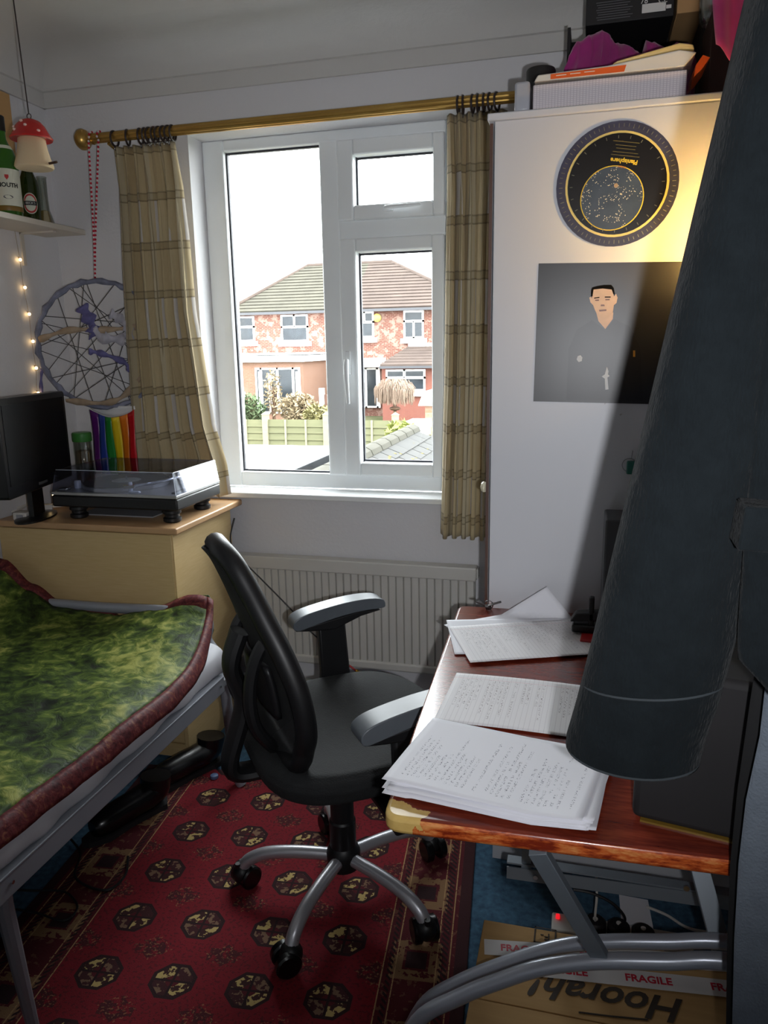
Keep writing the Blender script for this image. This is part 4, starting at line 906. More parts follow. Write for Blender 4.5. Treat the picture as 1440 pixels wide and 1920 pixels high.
# ================================================================== fairy lights
bulb = emit('fairy_bulb', (255, 214, 150), 9.0); plain('thin_wire', (168, 150, 132), .1, rough=.5)
fp = [P(a, b, x=XL + .012) for a, b in ((30, 430), (38, 487), (47, 539), (55, 589), (62, 640), (68, 690), (72, 737), (80, 800), (98, 900))]
fy = thing('fairy_lights', fp[-1], 'string of warm white fairy lights down the left wall', 'lights')
build('wire', MB().tube(spline([Vector((p.x - .006 + .004 * (i % 2), p.y, p.z)) for i, p in enumerate(fp)], 8), .001, 5), 'thin_wire', fy)
for p in fp[1:7]:
    b = build('bulb', MB().ball(p, .0052, 10), 'fairy_bulb', fy); build('socket', MB().tube([p + Vector((-.004, 0, .004)), p + Vector((-.007, 0, .010))], .0022, 6), 'thin_wire', b)
b = build('bulb', MB().ball(P(100, 928, y=2.30), .004, 10), 'fairy_bulb', fy)

# ================================================================== dream catcher, beads, flag
plain('hoop_blue', (120, 122, 140), .35, 30, rough=.8); plain('thread_dark', (70, 66, 66), .2, rough=.8); plain('ribbon_purple', (98, 94, 140), .3, 30, rough=.8); plain('ribbon_tan', (168, 146, 122), .2, 30, rough=.85); plain('ribbon_grey', (176, 172, 182), .2, 20, rough=.8)
dc = Vector((-1.727, 2.495, 1.422)); hd = Vector((math.cos(math.radians(20)), math.sin(math.radians(20)), 0)); RD = .226
def hp(a, r=RD, off=0): return dc + hd * (r * math.cos(a)) + Vector((0, 0, r * math.sin(a))) + Vector((math.sin(math.radians(20)), -math.cos(math.radians(20)), 0)) * off
dcx = thing('dream_catcher', dc - Vector((0, 0, RD)), 'large wrapped hoop dream catcher hanging beside the curtain', 'dream catcher')
build('hoop', MB().tube([hp(2 * PI * k / 60, RD + .003 * math.sin(k * 2.7)) for k in range(60)], [.010 + .0025 * math.sin(k * 1.9) for k in range(60)], 8, closed=True), 'hoop_blue', dcx)
web = MB()
for k in range(13):
    a = .3 + 2 * PI * k / 13; web.tube([hp(a), hp(a + 2.35 + .15 * math.sin(k * 3))], .0014, 5)
for k in range(6): a = .9 + k * 1.05; web.tube([hp(a), hp(a + 2.9)], .0013, 5)
build('web', web, 'thread_dark', dcx)['kind'] = 'stuff'
def ribbon(pts, w, mat, nm='ribbon'):
    pp = spline(pts, 6); mb = MB(); n = len(pp); vs = []
    for i, p in enumerate(pp):
        d_ = (pp[min(i + 1, n - 1)] - pp[max(i - 1, 0)]).normalized(); tw = d_.cross(Vector((math.sin(math.radians(20)), -math.cos(math.radians(20)), 0))).normalized() * (w * (.85 + .35 * math.sin(i * 1.3))) + Vector((0, .2 * w * math.sin(i), 0)); vs += [p - tw / 2, p + tw / 2]
    mb.add(vs, [(2 * i, 2 * i + 2, 2 * i + 3, 2 * i + 1) for i in range(n - 1)]); return build(nm, mb, mat, dcx, solid=.002, smooth=80)
ribbon([hp(PI - .1, .22, .006), hp(PI * .85, .12, .012), hp(.9, .07, .010), hp(.35, .2, .006)], .022, 'ribbon_tan')
ribbon([hp(1.95, .15, .010), hp(1.9, .10, .012), hp(1.95, .05, .012), hp(2.2, .06, .012)], .050, 'ribbon_purple')
ribbon([hp(1.2, .12, .012), hp(.9, .12, .012), hp(.45, .12, .010), hp(.2, .10, .010)], .036, 'ribbon_grey')
ribbon([hp(2.0, .06, .013), hp(1.0, .03, .014), hp(.2, .09, .012)], .040, 'ribbon_grey')
ribbon([hp(3.6, .05, .012), hp(4.7, .03, .013), hp(5.6, .10, .012), hp(5.5, .14, .012)], .022, 'ribbon_purple')
ribbon([hp(-.2, .2, .006), hp(-1.1, .19, .010), hp(-1.57, .21, .012), hp(-2.2, .245, .012)], .022, 'ribbon_tan')
ribbon([hp(PI + .35, .232, .006), hp(PI + .42, .24, .01) + Vector((-.01, 0, -.05)), hp(PI + .45, .24, .01) + Vector((-.005, 0, -.13))], .012, 'ribbon_purple', 'tassel')
plain('bead_red', (186, 24, 52), .1, rough=.3); plain('bead_white', (220, 206, 208), .05, rough=.35)
ptop = P(176, 268, y=RYD - .018); ptp = Vector((ptop.x, RYD, RZ)); hb = hp(PI / 2, RD + .012)
bs = thing('bead_string', hb, 'doubled red and white bead string tying dream catcher to pole', 'beads')
rb_, wb_ = MB(), MB()
for sgn in (-1, 1):
    for k in range(64):
        f = k / 63; bow = .012 * math.sin(PI * (1 - f) * .5) * sgn
        p = Vector((ptp.x + bow + .004 * sgn, RYD - .019, RZ - .012)).lerp(hb, f); p.x += bow * (1 - f) * .3
        (rb_ if k % 2 else wb_).ball(p, .0042, 7)
    for k in range(7):
        a = PI * k / 6; p = Vector((ptp.x + .012 * sgn + .004 * sgn, RYD - .0205 * math.cos(a) * 1, RZ + .0205 * math.sin(a))); (rb_ if k % 2 else wb_).ball(p, .0042, 7)
build('red_beads', rb_, 'bead_red', bs)['kind'] = 'stuff'; build('white_beads', wb_, 'bead_white', bs)['kind'] = 'stuff'
for i, cc in enumerate(((92, 30, 110), (44, 66, 150), (36, 128, 52), (226, 196, 30), (222, 118, 30), (198, 26, 36))): plain('flag_%d' % i, cc, .06, 10, rough=.25)
plain('flag_white', (222, 220, 220), .03, rough=.4)
fa, fb_ = P(163, 768, y=2.475), P(246, 766, y=2.475); zlow = P(200, 890, y=2.475).z
flg = MB()
def ff(u, v):
    sag = .030 * (1 - (2 * u - 1) ** 2); return (fa.x + (fb_.x - fa.x) * u, 2.490 + .006 * math.sin(u * 9 + v * 4) , (fa.z - sag) + (zlow - fa.z + sag) * v)
for i in range(6):
    flg.grid(lambda u, v, i=i: ff((i + u) / 6, v), 3, 12, mi=i)
build('rainbow_flag', flg, ['flag_%d' % i for i in range(6)], None, solid=.001, smooth=80, label='shiny rainbow striped flag hanging below the dream catcher', cat='flag')
wt = MB().grid(lambda u, v: (fa.x + (fb_.x - fa.x) * u, 2.500, fa.z + .012 - (.012 + .028 * (1 - (2 * u - 1) ** 2)) * v), 12, 3)
build('white_tag_strip', wt, 'flag_white', None, solid=.001, smooth=80, label='white paper strip between dream catcher and rainbow flag', cat='paper')

# cable with gold plug in front of the radiator
plain('cable_black', (26, 24, 26), .1, rough=.5); plain('plug_gold', (196, 152, 58), .06, rough=.25, metal=.8)
yc_ = 2.515
rc = thing('audio_cable', P(675, 1268, y=yc_), 'thin black audio cable with gold plug dangling before the radiator', 'cable')
build('lead', MB().tube(spline([(-1.255, 2.535, .78)] + [P(a, b, y=yc_) for a, b in ((432, 1012), (447, 1042), (490, 1086), (545, 1142), (580, 1182), (622, 1218), (655, 1248))], 8), .0026, 6), 'cable_black', rc)
build('red_sleeve', MB().tube([P(655, 1248, y=yc_), P(668, 1258, y=yc_)], .0038, 8), 'label_red', rc)
build('plug', MB().tube([P(667, 1257, y=yc_), P(676, 1264, y=yc_), P(682, 1270, y=yc_)], [.006, .0065, .003], 10), 'plug_gold', rc)
# ================================================================== rug
m, t = new_mat('bokhara_rug', (120, 14, 28), rough=.95); co = t.coord(); s = t.sep(co); X_, Y_ = s[0], s[1]
PX, PY = .18, .174
a = t.m('MULTIPLY', t.m('SUBTRACT', t.m('FRACT', t.m('DIVIDE', X_, PX)), .5), PX); b = t.m('MULTIPLY', t.m('SUBTRACT', t.m('FRACT', t.m('DIVIDE', t.m('ADD', Y_, -.032), PY)), .5), PY)
aa, ab = t.m('ABSOLUTE', a), t.m('ABSOLUTE', b)
r8 = t.m('MAXIMUM', t.m('MAXIMUM', aa, t.m('MULTIPLY', ab, 1.08)), t.m('MULTIPLY', t.m('ADD', aa, ab), .74))
nz = t.noise(co, 210, 2); n2 = t.noise(co, 70, 3)
red = t.mix(t.noise(co, 9, 4), lin((108, 12, 26)), lin((138, 17, 34)))
quad = t.step(t.m('MULTIPLY', a, b), 0.0)       # two opposite quarters cream, two dull
cream = t.mix(t.step(n2, .485), lin((196, 170, 108)), lin((60, 24, 24)))
dull = t.mix(t.step(n2, .53), lin((66, 24, 28)), lin((128, 98, 76)))
inner = t.mix(t.m('SUBTRACT', 1.0, quad), dull, cream)
inner = t.mix(t.m('LESS_THAN', r8, .016), inner, lin((88, 14, 26)))
inner = t.mix(t.m('LESS_THAN', t.m('MINIMUM', aa, ab), .003), inner, lin((40, 14, 18)))
gul = t.mix(t.band(r8, .043, .052), inner, lin((44, 16, 20)))
field = t.mix(t.m('LESS_THAN', r8, .052), red, gul)
a2 = t.m('SUBTRACT', PX / 2, aa); b2 = t.m('SUBTRACT', PY / 2, ab); dm = t.m('ADD', a2, t.m('MULTIPLY', b2, 1.2))
star = t.m('MULTIPLY', t.m('LESS_THAN', t.m('MINIMUM', dm, t.m('MAXIMUM', a2, t.m('MULTIPLY', b2, 2.2))), .040), t.step(t.noise(co, 80, 2), .46))
field = t.mix(t.m('MULTIPLY', star, .85), field, lin((62, 20, 24)))
spk = t.m('MULTIPLY', t.m('MULTIPLY', t.m('LESS_THAN', dm, .050), t.step(t.noise(co, 150, 2), .60)), t.m('SUBTRACT', 1.0, t.m('LESS_THAN', r8, .052)))
field = t.mix(t.m('MULTIPLY', spk, .8), field, lin((150, 104, 72)))
fine = t.m('MULTIPLY', t.step(t.noise(co, 130, 3), .57), t.m('SUBTRACT', 1.0, t.m('LESS_THAN', r8, .060)))
field = t.mix(t.m('MULTIPLY', fine, .55), field, lin((58, 12, 20)))
ax = t.m('ABSOLUTE', X_)
bv = t.m('SUBTRACT', t.m('FRACT', t.m('DIVIDE', t.m('ADD', Y_, .03), .224)), .5); bq = t.m('MAXIMUM', t.m('ABSOLUTE', t.m('SUBTRACT', ax, .447)), t.m('ABSOLUTE', t.m('MULTIPLY', bv, .224)))
bord = t.mix(t.step(n2, .60), lin((84, 14, 24)), lin((112, 66, 52)))
bord = t.mix(t.m('MULTIPLY', t.band(bq, .030, .058), t.step(n2, .42)), bord, lin((138, 104, 72)))
bord = t.mix(t.m('LESS_THAN', bq, .024), bord, lin((44, 16, 20)))
tooth = t.m('MULTIPLY', t.m('MAXIMUM', t.band(ax, .384, .396), t.band(ax, .500, .518)), t.step(t.m('FRACT', t.m('MULTIPLY', t.m('ADD', Y_, ax), 62)), .5))
bord = t.mix(tooth, bord, lin((40, 14, 18)))
lnm = t.m('MAXIMUM', t.m('MAXIMUM', t.band(ax, .372, .375), t.band(ax, .400, .403)), t.m('MAXIMUM', t.band(ax, .493, .496), t.band(ax, .522, .525)))
bord = t.mix(t.m('MULTIPLY', lnm, t.step(nz, .38)), bord, lin((176, 140, 96)))
bord = t.mix(t.step(ax, .535), bord, lin((54, 16, 22)))
t.col(t.mix(t.step(ax, .372), field, bord)); t.bump(t.noise(co, 420, 2), .5, .003)
ra = math.radians(5.43); u0, v0 = -.6375, 1.40
rugc = Vector((math.cos(ra) * u0 - math.sin(ra) * v0, math.sin(ra) * u0 + math.cos(ra) * v0, 0))
rug = build('rug', MB().box(-.565, .565, -1.5, .80, 0, .007), 'bokhara_rug', None, bevel=.003, origin=(0, 0, 0), label='dark red patterned rug with rows of octagon medallions', cat='rug')
rug.location = rugc + Vector((0, 0, .0008)); rug.rotation_euler = (0, 0, ra)

# ================================================================== bed
plain('bed_metal', (142, 145, 153), .08, 5, rough=.4, metal=.2); plain('sheet_white', (206, 206, 212), .05, 4, rough=.9)
bed = thing('bed', (-1.5, 1.1, 0), 'grey metal framed single bed along the left wall', 'bed')
build('side_rail', MB().box(-1.062, -1.038, .15, 1.96, .372, .420).box(-1.075, -1.036, .15, 1.96, .418, .424), 'bed_metal', bed, bevel=.002)
build('side_rail', B(-1.94, -1.915, .15, 1.96, .372, .420), 'bed_metal', bed, bevel=.002)
build('slats', MB().box(-1.92, -1.05, .16, 1.95, .392, .400), 'bed_metal', bed)
ef = [P(388, 1200, y=2.03), P(405, 1226, y=2.03), P(417, 1262, y=2.03), P(428, 1340, y=2.03), P(441, 1440, y=2.03)]
fx = ef[-1].x + .02
build('end_frame', MB().tube(spline([(-1.90, 2.03, 0), (-1.90, 2.03, .5), (-1.86, 2.03, .575), (-1.5, 2.03, .585), (-1.15, 2.03, .585), tuple(ef[0]), tuple(ef[1]), tuple(ef[2]), tuple(ef[3]), tuple(ef[4]), (fx, 2.03, .0085)], 6), .017, 12).box(-1.92, -1.04, 1.955, 2.02, .385, .405), 'bed_metal', bed)
lgp = [P(8, 1700, y=1.08), P(62, 1915, y=1.08)]
build('leg', MB().tube([(lgp[0].x, 1.08, .40), (lgp[0].x, 1.08, lgp[0].z), (lgp[1].x, 1.08, .0085)], [.018, .018, .012], 10), 'bed_metal', bed)
build('leg', MB().tube([(-1.88, 1.08, .40), (-1.88, 1.08, 0)], [.018, .012], 10), 'bed_metal', bed); build('leg', MB().tube([(-1.06, .3, .40), (-1.06, .3, 0)], [.018, .012], 10), 'bed_metal', bed)
build('rivet', MB().lathe([(.004, 0), (.004, .003)], 10, M=T((-1.037, 1.93, .40), ry=PI / 2)), 'chrome', bed); build('rivet', MB().lathe([(.004, 0), (.004, .003)], 10, M=T((-1.037, 1.05, .40), ry=PI / 2)), 'chrome', bed)
def mt(u, v):
    y = .14 + 1.85 * v; a = 2 * PI * u; hw_, hh_ = .434, .060
    cx_ = math.copysign(abs(math.cos(a)) ** .35, math.cos(a)) * hw_; cz_ = math.copysign(abs(math.sin(a)) ** .45, math.sin(a)) * hh_
    ed = .014 * fbm(y * 5, cz_ * 9, 3) if math.cos(a) > 0 else 0
    return (-1.480 + cx_ + ed, y, .462 + cz_ + .01 * fbm(cx_ * 5, y * 5))
mtb = MB().grid(mt, 40, 60, closeu=True); mtb.add([], []); N_ = 40
mtb.f.append(list(range(N_))[::-1]); mtb.mi.append(0); mtb.f.append(list(range(60 * N_, 61 * N_))); mtb.mi.append(0)
build('mattress', mtb, 'sheet_white', None, smooth=70, label='white sheeted mattress on the grey metal bed', cat='mattress')
m, t = new_mat('throw_green', (92, 112, 40), rough=.6, spec=.25); co = t.coord()
w1 = t.noise(co, 5, 4, .6, .6); w2 = t.vor(t.mapping(co, (1, 1.6, 1)), 26, 'Distance'); w3 = t.noise(co, 19, 5, .68, 1.6)
mixv = t.m('ADD', t.m('MULTIPLY', w1, .5), t.m('ADD', t.m('MULTIPLY', w3, .42), t.m('MULTIPLY', w2, .12)))
t.col(t.ramp(mixv, [(.40, lin((14, 22, 6))), (.48, lin((42, 60, 16))), (.55, lin((78, 96, 32))), (.65, lin((150, 152, 78)))])); t.bump(w3, .5, .006)
m, t = new_mat('throw_border', (88, 30, 34), rough=.6, spec=.25); co = t.coord(); t.col(t.ramp(t.noise(co, 45, 4, .7, 1), [(.35, lin((58, 16, 22))), (.55, lin((98, 38, 40))), (.7, lin((132, 84, 58)))])); t.bump(t.noise(co, 60, 3), .4, .004)
def farp(x):
    pts = [(-1.96, .75), (-1.86, .72), (-1.76, .645), (-1.66, .588), (-1.45, .575), (-1.30, .600), (-1.18, .628), (-1.02, .618)]
    for i in range(len(pts) - 1):
        if pts[i][0] <= x <= pts[i + 1][0]:
            q = (x - pts[i][0]) / (pts[i + 1][0] - pts[i][0]); q = q * q * (3 - 2 * q); return pts[i][1] + (pts[i + 1][1] - pts[i][1]) * q
    return pts[-1][1] if x > pts[-1][0] else pts[0][1]
def thr(u, v):
    y = .22 + (2.045 - .22) * v; far = max(0.0, (y - 1.62) / .425)
    e_ = 1.90
    s_ = u * e_ / e_
    edge_x = -1.030 + .014 * math.sin(y * 5) - .075 * far ** 2
    width = edge_x + 1.94; arc = u * (width + .040)
    if arc < width: x = -1.94 + arc; drop = 0
    else: x = edge_x + .012 * math.sin((arc - width) / .040 * 1.5); drop = (arc - width) * .95
    soft = max(0, (arc - width + .10) / .10); drop += .018 * min(1, soft) ** 2
    z = .548 + .010 * fbm(x * 4, y * 4, 1) + .004 * fbm(x * 14, y * 14, 2) - drop * (1 - .75 * max(0, far - .55) / .45)
    zz_ = z + (farp(x) - .55) * far ** 2.2
    if far > .9: zz_ += .02 * (far - .9) * 10 * math.sin((x + 1.3) * 9) * (1 if x > -1.45 else 0)
    return (x, y, zz_)
tg = thing('green_throw', (-1.5, 1.2, .5), 'mottled green throw with burgundy border spread over the bed', 'throw')
NU, NV = 90, 120; ub, vb_ = 85, 118
ccl, cbd = MB(), MB()
ccl.grid(lambda u, v: thr(u * ub / NU, v * vb_ / NV), ub, vb_)
cbd.grid(lambda u, v: thr((ub + (NU - ub) * u) / NU, v), NU - ub, NV); cbd.grid(lambda u, v: thr(u * ub / NU, (vb_ + (NV - vb_) * v) / NV), ub, NV - vb_)
build('cloth', ccl, 'throw_green', tg, smooth=80, solid=.004); build('border', cbd, 'throw_border', tg, smooth=80, solid=.004)
# cloth end hanging down behind the end frame, green side out
def bh(u, v): x = -1.37 + .25 * u; z0_ = thr((x + 1.94) / .905, 1)[2]; return (x + .01 * math.sin(9 * v), 2.05 + .010 * math.sin(u * 12) * v + .006 * v, z0_ - .13 * v)
build('hanging_end', MB().grid(bh, 24, 10), 'throw_green', tg, smooth=80, solid=.004)

# under the bed
plain('boot_black', (14, 14, 16), .2, 8, rough=.25)
def boot(px, py, rz, label):
    c = P(px, py, z=.05); M = T((c.x, c.y, .0085), rz=rz); bt = thing('black_boot', (c.x, c.y, .0085), label, 'boot', 'boots under the bed')
    pts = [(.11, 0, .040), (.07, 0, .042), (.0, 0, .048), (-.07, 0, .052), (-.10, 0, .062), (-.108, 0, .080), (-.112, 0, .105)]
    build('upper', MB().tube(spline([M @ Vector(p) for p in pts], 4), [.024, .03, .034, .038, .04, .041, .041, .041, .041, .041, .041, .043, .043, .043, .043, .044, .044, .045, .045, .046, .046, .046, .047, .047, .047][:25], 14), 'boot_black', bt)
    build('sole', MB().prism([(.135, .02, 0), (.145, 0, 0), (.135, -.02, 0), (.08, -.042, 0), (0, -.032, 0), (-.12, -.036, 0), (-.145, 0, 0), (-.12, .036, 0), (0, .032, 0), (.08, .042, 0)], (0, 0, .016), M=M), 'soft_black', bt)
boot(345, 1436, math.radians(243), 'glossy black boot near the end leg of the bed')
boot(236, 1520, math.radians(246), 'glossy black boot under the side rail of the bed')
cable('black_cable', [P(a, b, z=.012) for a, b in ((120, 1560), (150, 1598), (140, 1640), (165, 1662), (205, 1668), (235, 1640), (240, 1606))], .0035, 'cable_black', 'black cable looping over the rug edge beside the bed')
cable('black_cable', [P(a, b, z=.012) for a, b in ((30, 1705), (70, 1712), (120, 1726), (145, 1700), (120, 1672), (60, 1670), (20, 1668))], .003, 'cable_black', 'black cable lying on blue carpet below the bed')
c = P(402, 1458, z=.009); build('blue_cap', MB().lathe([(.013, 0), (.014, .002), (.013, .010), (.010, .012), (.002, .0125)], 18, c=(c.x, c.y, .0085)), plain('cap_blue', (92, 112, 150), .1, rough=.5), None, label='small blue bottle cap lying on the red rug', cat='cap')

# ================================================================== office chair
plain('chair_black', (20, 20, 22), .15, 10, rough=.45); plain('chair_silver', (196, 196, 202), .05, rough=.36, metal=.6); plain('arm_pad', (92, 98, 104), .10, 12, rough=.38)
m, t = new_mat('seat_fabric', (30, 31, 33), rough=.85); co = t.coord(); t.col(t.mix(t.noise(co, 60, 3), lin((19, 20, 22)), lin((31, 33, 34)))); t.bump(t.vor(co, 260), .35, .002)
m, t = new_mat('mesh_fabric', (22, 23, 25), rough=.8); co = t.coord(); t.b.inputs['Alpha'].default_value = .86
HB = Vector((-.56, 1.635, 0)); TH = math.radians(38); CM = T(HB, rz=TH)
ld_ = Vector((-math.sin(TH), math.cos(TH), 0)); fd_ = Vector((math.cos(TH), math.sin(TH), 0))
def Pl(px, py, l):
    r = RW @ Vector((px - 720, py - 960, F)).normalized(); tt_ = (l - (CAM - HB).dot(ld_)) / r.dot(ld_); return CAM + r * tt_
cha = thing('office_chair', (HB.x, HB.y, .0078), 'black mesh back office chair on silver star base', 'chair')
FZ = .0078
for k in range(5):
    a = math.radians(189 + 72 * k); d = Vector((math.cos(a), math.sin(a), 0))
    lg = build('base_leg', MB().tube(spline([HB + d * .03 + Vector((0, 0, .118)), HB + d * .12 + Vector((0, 0, .120)), HB + d * .20 + Vector((0, 0, .112)), HB + d * .25 + Vector((0, 0, .090)), HB + d * .268 + Vector((0, 0, .066))], 5), .0165, 12), 'chair_silver', cha)
    cc = HB + d * .272; ang = a + (.9, 2.4, -.6, 1.5, .3)[k]; Mx = T((cc.x, cc.y, FZ), rz=ang)
    cs = build('caster', MB().tube([Mx @ Vector((.012, 0, .075)), Mx @ Vector((.012, 0, .050))], .0075, 10).ball(Mx @ Vector((0, 0, .042)), .033, 14, (.85, .85, .85)), 'chair_black', cha)
    for sy in (-1, 1): build('wheel', MB().lathe([(.006, -.011), (.026, -.011), (.0305, -.007), (.0305, .007), (.026, .011), (.006, .011)], 20, M=Mx @ T((-.012, .020 * sy, .0306), rx=PI / 2)), 'gloss_black', cs)
build('hub', MB().lathe([(.036, .085), (.042, .090), (.044, .13), (.038, .145), (.034, .15), (.034, .22), (.030, .225), (.030, .30), (.024, .302), (.024, .42)], 24, c=HB), 'chair_black', cha)
build('mechanism', MB().box(-.13, .12, -.09, .09, .405, .445, M=CM).box(-.05, .05, -.22, .22, .415, .435, M=CM), 'chair_black', cha, bevel=.008)
build('lift_lever', MB().tube([CM @ Vector((.02, -.09, .415)), CM @ Vector((.03, -.22, .405)), CM @ Vector((.03, -.26, .395))], .005, 8).box(.005, .055, -.30, -.255, .385, .400, M=CM), 'chair_black', cha, bevel=.004)
def seat(u, v):
    a = 2 * PI * u; e = .62; cx_ = math.copysign(abs(math.cos(a)) ** e, math.cos(a)); sy_ = math.copysign(abs(math.sin(a)) ** e, math.sin(a))
    prof = [(0.0, .425), (.86, .425), (.97, .440), (1.0, .470), (.985, .488), (.92, .500), (.75, .500), (.4, .494), (0, .492)]
    q = v * (len(prof) - 1); i = min(int(q), len(prof) - 2); f_ = q - i; r = prof[i][0] + (prof[i + 1][0] - prof[i][0]) * f_; z = prof[i][1] + (prof[i + 1][1] - prof[i][1]) * f_
    z += (-.025 * max(0, cx_ * r - .55) if v > .4 else 0); return CM @ Vector((.030 + .262 * cx_ * r, .268 * sy_ * r, z))
build('seat', MB().grid(seat, 56, 32, closeu=True), 'seat_fabric', cha, smooth=60)
# back frame: two swept stiles closed at top and bottom
near = [(552, 1428, -.15), (571, 1402, -.20), (574, 1365, -.215), (560, 1300, -.21), (531, 1230, -.185), (499, 1168, -.15), (470, 1112, -.115), (440, 1060, -.08), (415, 1030, -.035)]
far_ = [(492, 1352, .16), (452, 1322, .21), (437, 1288, .225), (430, 1245, .225), (440, 1192, .21), (443, 1150, .18), (422, 1105, .155), (399, 1062, .12), (398, 1034, .07)]
nw = [Pl(*q) for q in near]; fw_ = [Pl(*q) for q in far_]
def loc2(p): d = p - HB; return Vector((d.dot(fd_), d.dot(ld_), p.z))
sym = []
for p, q in zip(nw, fw_):   # average the two sides so that the back is symmetric
    a_ = loc2(p); sym.append((a_.x, abs(a_.y), a_.z))
loop = [CM @ Vector((f, -l, z)) for f, l, z in sym]; loop2 = [CM @ Vector((f, l, z)) for f, l, z in sym]
build('back_frame', MB().tube(spline(loop + loop2[::-1], 6, closed=True), .024, 12, closed=True, flat=(1.0, .9)), 'chair_black', cha)
sl_ = spline([CM @ Vector((f, 0, z)) for f, l, z in sym], 6); wl = spline([Vector((0, l, 0)) for f, l, z in sym], 6)
def bp(u, v):
    i = v * (len(sl_) - 1); k = min(int(i), len(sl_) - 2); f_ = i - k; c = sl_[k].lerp(sl_[k + 1], f_); w = wl[k].y + (wl[k + 1].y - wl[k].y) * f_
    q = 2 * u - 1; return c + ld_ * (q * w) - fd_ * (.035 * (1 - q * q))
build('mesh_back', MB().grid(bp, 20, 40), 'mesh_fabric', cha, smooth=80, solid=.004)
build('lumbar_pad', MB().grid(lambda u, v: bp(.2 + .6 * u, .22 + .2 * v) - fd_ * (.012 + .010 * math.sin(PI * u) * math.sin(PI * v)), 12, 8), 'chair_black', cha, smooth=80, solid=.012)
fm, zm = sym[4][0], sym[4][2]; fl2, zl2 = sym[1][0], sym[1][2]
spn = spline([CM @ Vector((-.05, 0, .425)), CM @ Vector((-.20, 0, .415)), CM @ Vector((-.275, 0, .44)), CM @ Vector((fl2 - .085, 0, zl2 + .03)), CM @ Vector((fm - .075, 0, zm - .08)), CM @ Vector((fm - .05, 0, zm))], 6)
build('spine', MB().tube(spn, .026, 12, flat=(1.35, .8)), 'chair_black', cha)
for sgn in (-1, 1):
    lp = [loc2(Pl(a_, b_, .10)) for a_, b_ in ((478, 1140), (452, 1158), (436, 1200), (432, 1250), (442, 1295), (470, 1330))]
    build('lumbar_loop', MB().tube(spline([CM @ Vector((p.x, p.y * sgn * (.9 if i_ in (0, 5) else 1), p.z)) for i_, p in enumerate(lp)] + [CM @ Vector((lp[-1].x + .03, .03 * sgn, lp[-1].z - .05))], 5), .015, 10), 'chair_black', cha)
# armrests
for sgn in (-1, 1):
    yl = .275 * sgn
    ap = [P(545, 1163, z=.668), P(712, 1146, z=.690)] if sgn > 0 else [P(668, 1368, z=.668), None]
    x0 = loc2(ap[0]).x if sgn > 0 else loc2(ap[0]).x; yl = loc2(ap[0]).y + (.0 if sgn > 0 else 0)
    x0 -= 0
    prof = [(0, .648), (.01, .640), (.035, .643), (.12, .660), (.20, .668), (.262, .668), (.272, .676), (.262, .694), (.21, .702), (.13, .698), (.04, .684), (.004, .668)]
    build('arm_pad', MB().prism([(p.x, yl - .030, p.z) for p in spline([(x0 + a, 0, z + .004) for a, z in prof], 4, closed=True)], (0, .060, 0), M=CM), 'arm_pad', cha, bevel=.010, bseg=3)
    build('arm_cradle', MB().prism([(x0 + .006, yl - .024, .640), (x0 + .05, yl - .024, .634), (x0 + .12, yl - .024, .628), (x0 + .20, yl - .024, .655), (x0 + .262, yl - .024, .664), (x0 + .20, yl - .024, .672), (x0 + .04, yl - .024, .650)], (0, .048, 0), M=CM), 'chair_black', cha, bevel=.004)
    yi = yl - .035 * sgn
    build('arm_post', MB().prism([(x0 + .075, yl - .014, .645), (x0 + .155, yl - .014, .645), (x0 + .165, yl - .014, .50), (x0 + .175, yl - .014, .415), (x0 + .075, yl - .014, .415), (x0 + .080, yl - .014, .50)], (0, .028, 0), M=CM).box(x0 + .08, x0 + .17, min(yl, .14 * sgn), max(yl, .14 * sgn), .412, .432, M=CM), 'chair_black', cha, bevel=.006)

# ================================================================== desk
m, t = new_mat('desk_varnish', (104, 40, 26), rough=.26, coat=.4, coatr=.15); co = t.coord('Object'); s = t.sep(co)
g = t.noise(t.mapping(co, (4, 30, 4)), 4, 5, .6)
wood = t.ramp(g, [(.3, lin((84, 26, 20))), (.6, lin((124, 48, 30))), (.8, lin((140, 60, 38)))])
geo = t.new('ShaderNodeNewGeometry'); nn_ = t.sep(geo.outputs['Normal']); side = t.m('LESS_THAN', nn_[2], .72)
wear = t.ramp(t.noise(t.mapping(co, (14, 60, 60)), 1.4, 4, .7), [(.40, lin((124, 40, 20))), (.52, lin((196, 92, 40))), (.66, lin((224, 148, 84)))])
c_ = t.mix(side, wood, wear)
dx_, dy_ = t.m('ADD', s[0], .352), t.m('ADD', s[1], .452)
dist = t.m('SQRT', t.m('ADD', t.m('MULTIPLY', dx_, dx_), t.m('MULTIPLY', t.m('MULTIPLY', dy_, dy_), 3.0))); bare = t.m('LESS_THAN', t.m('ADD', dist, t.m('MULTIPLY', t.noise(co, 30, 4), .09)), .098)
t.col(t.mix(bare, c_, t.mix(t.noise(co, 60, 3), lin((196, 156, 84)), lin((228, 196, 120)))))
DZ = .745
desk = thing('desk', (.10, 1.39, 0), 'red-brown varnished folding desk with worn front edge', 'desk')
cor = [Vector((-.258, .928, 0)), Vector((.50, .948, 0)), Vector((.47, 1.850, 0)), Vector((-.295, 1.842, 0))]
outl = []
for i in range(4):
    p, a, b = cor[i], cor[i - 1], cor[(i + 1) % 4]; da, db = (a - p).normalized(), (b - p).normalized(); r = .028
    for k in range(6):
        q = k / 5; outl.append(p + da * r * (1 - q) ** 2 + db * r * q ** 2)
build('tabletop', MB().prism([(p.x, p.y, DZ - .027) for p in outl], (0, 0, .027)), 'desk_varnish', desk, bevel=.007, bseg=3, origin=(.10, 1.39, DZ - .027))
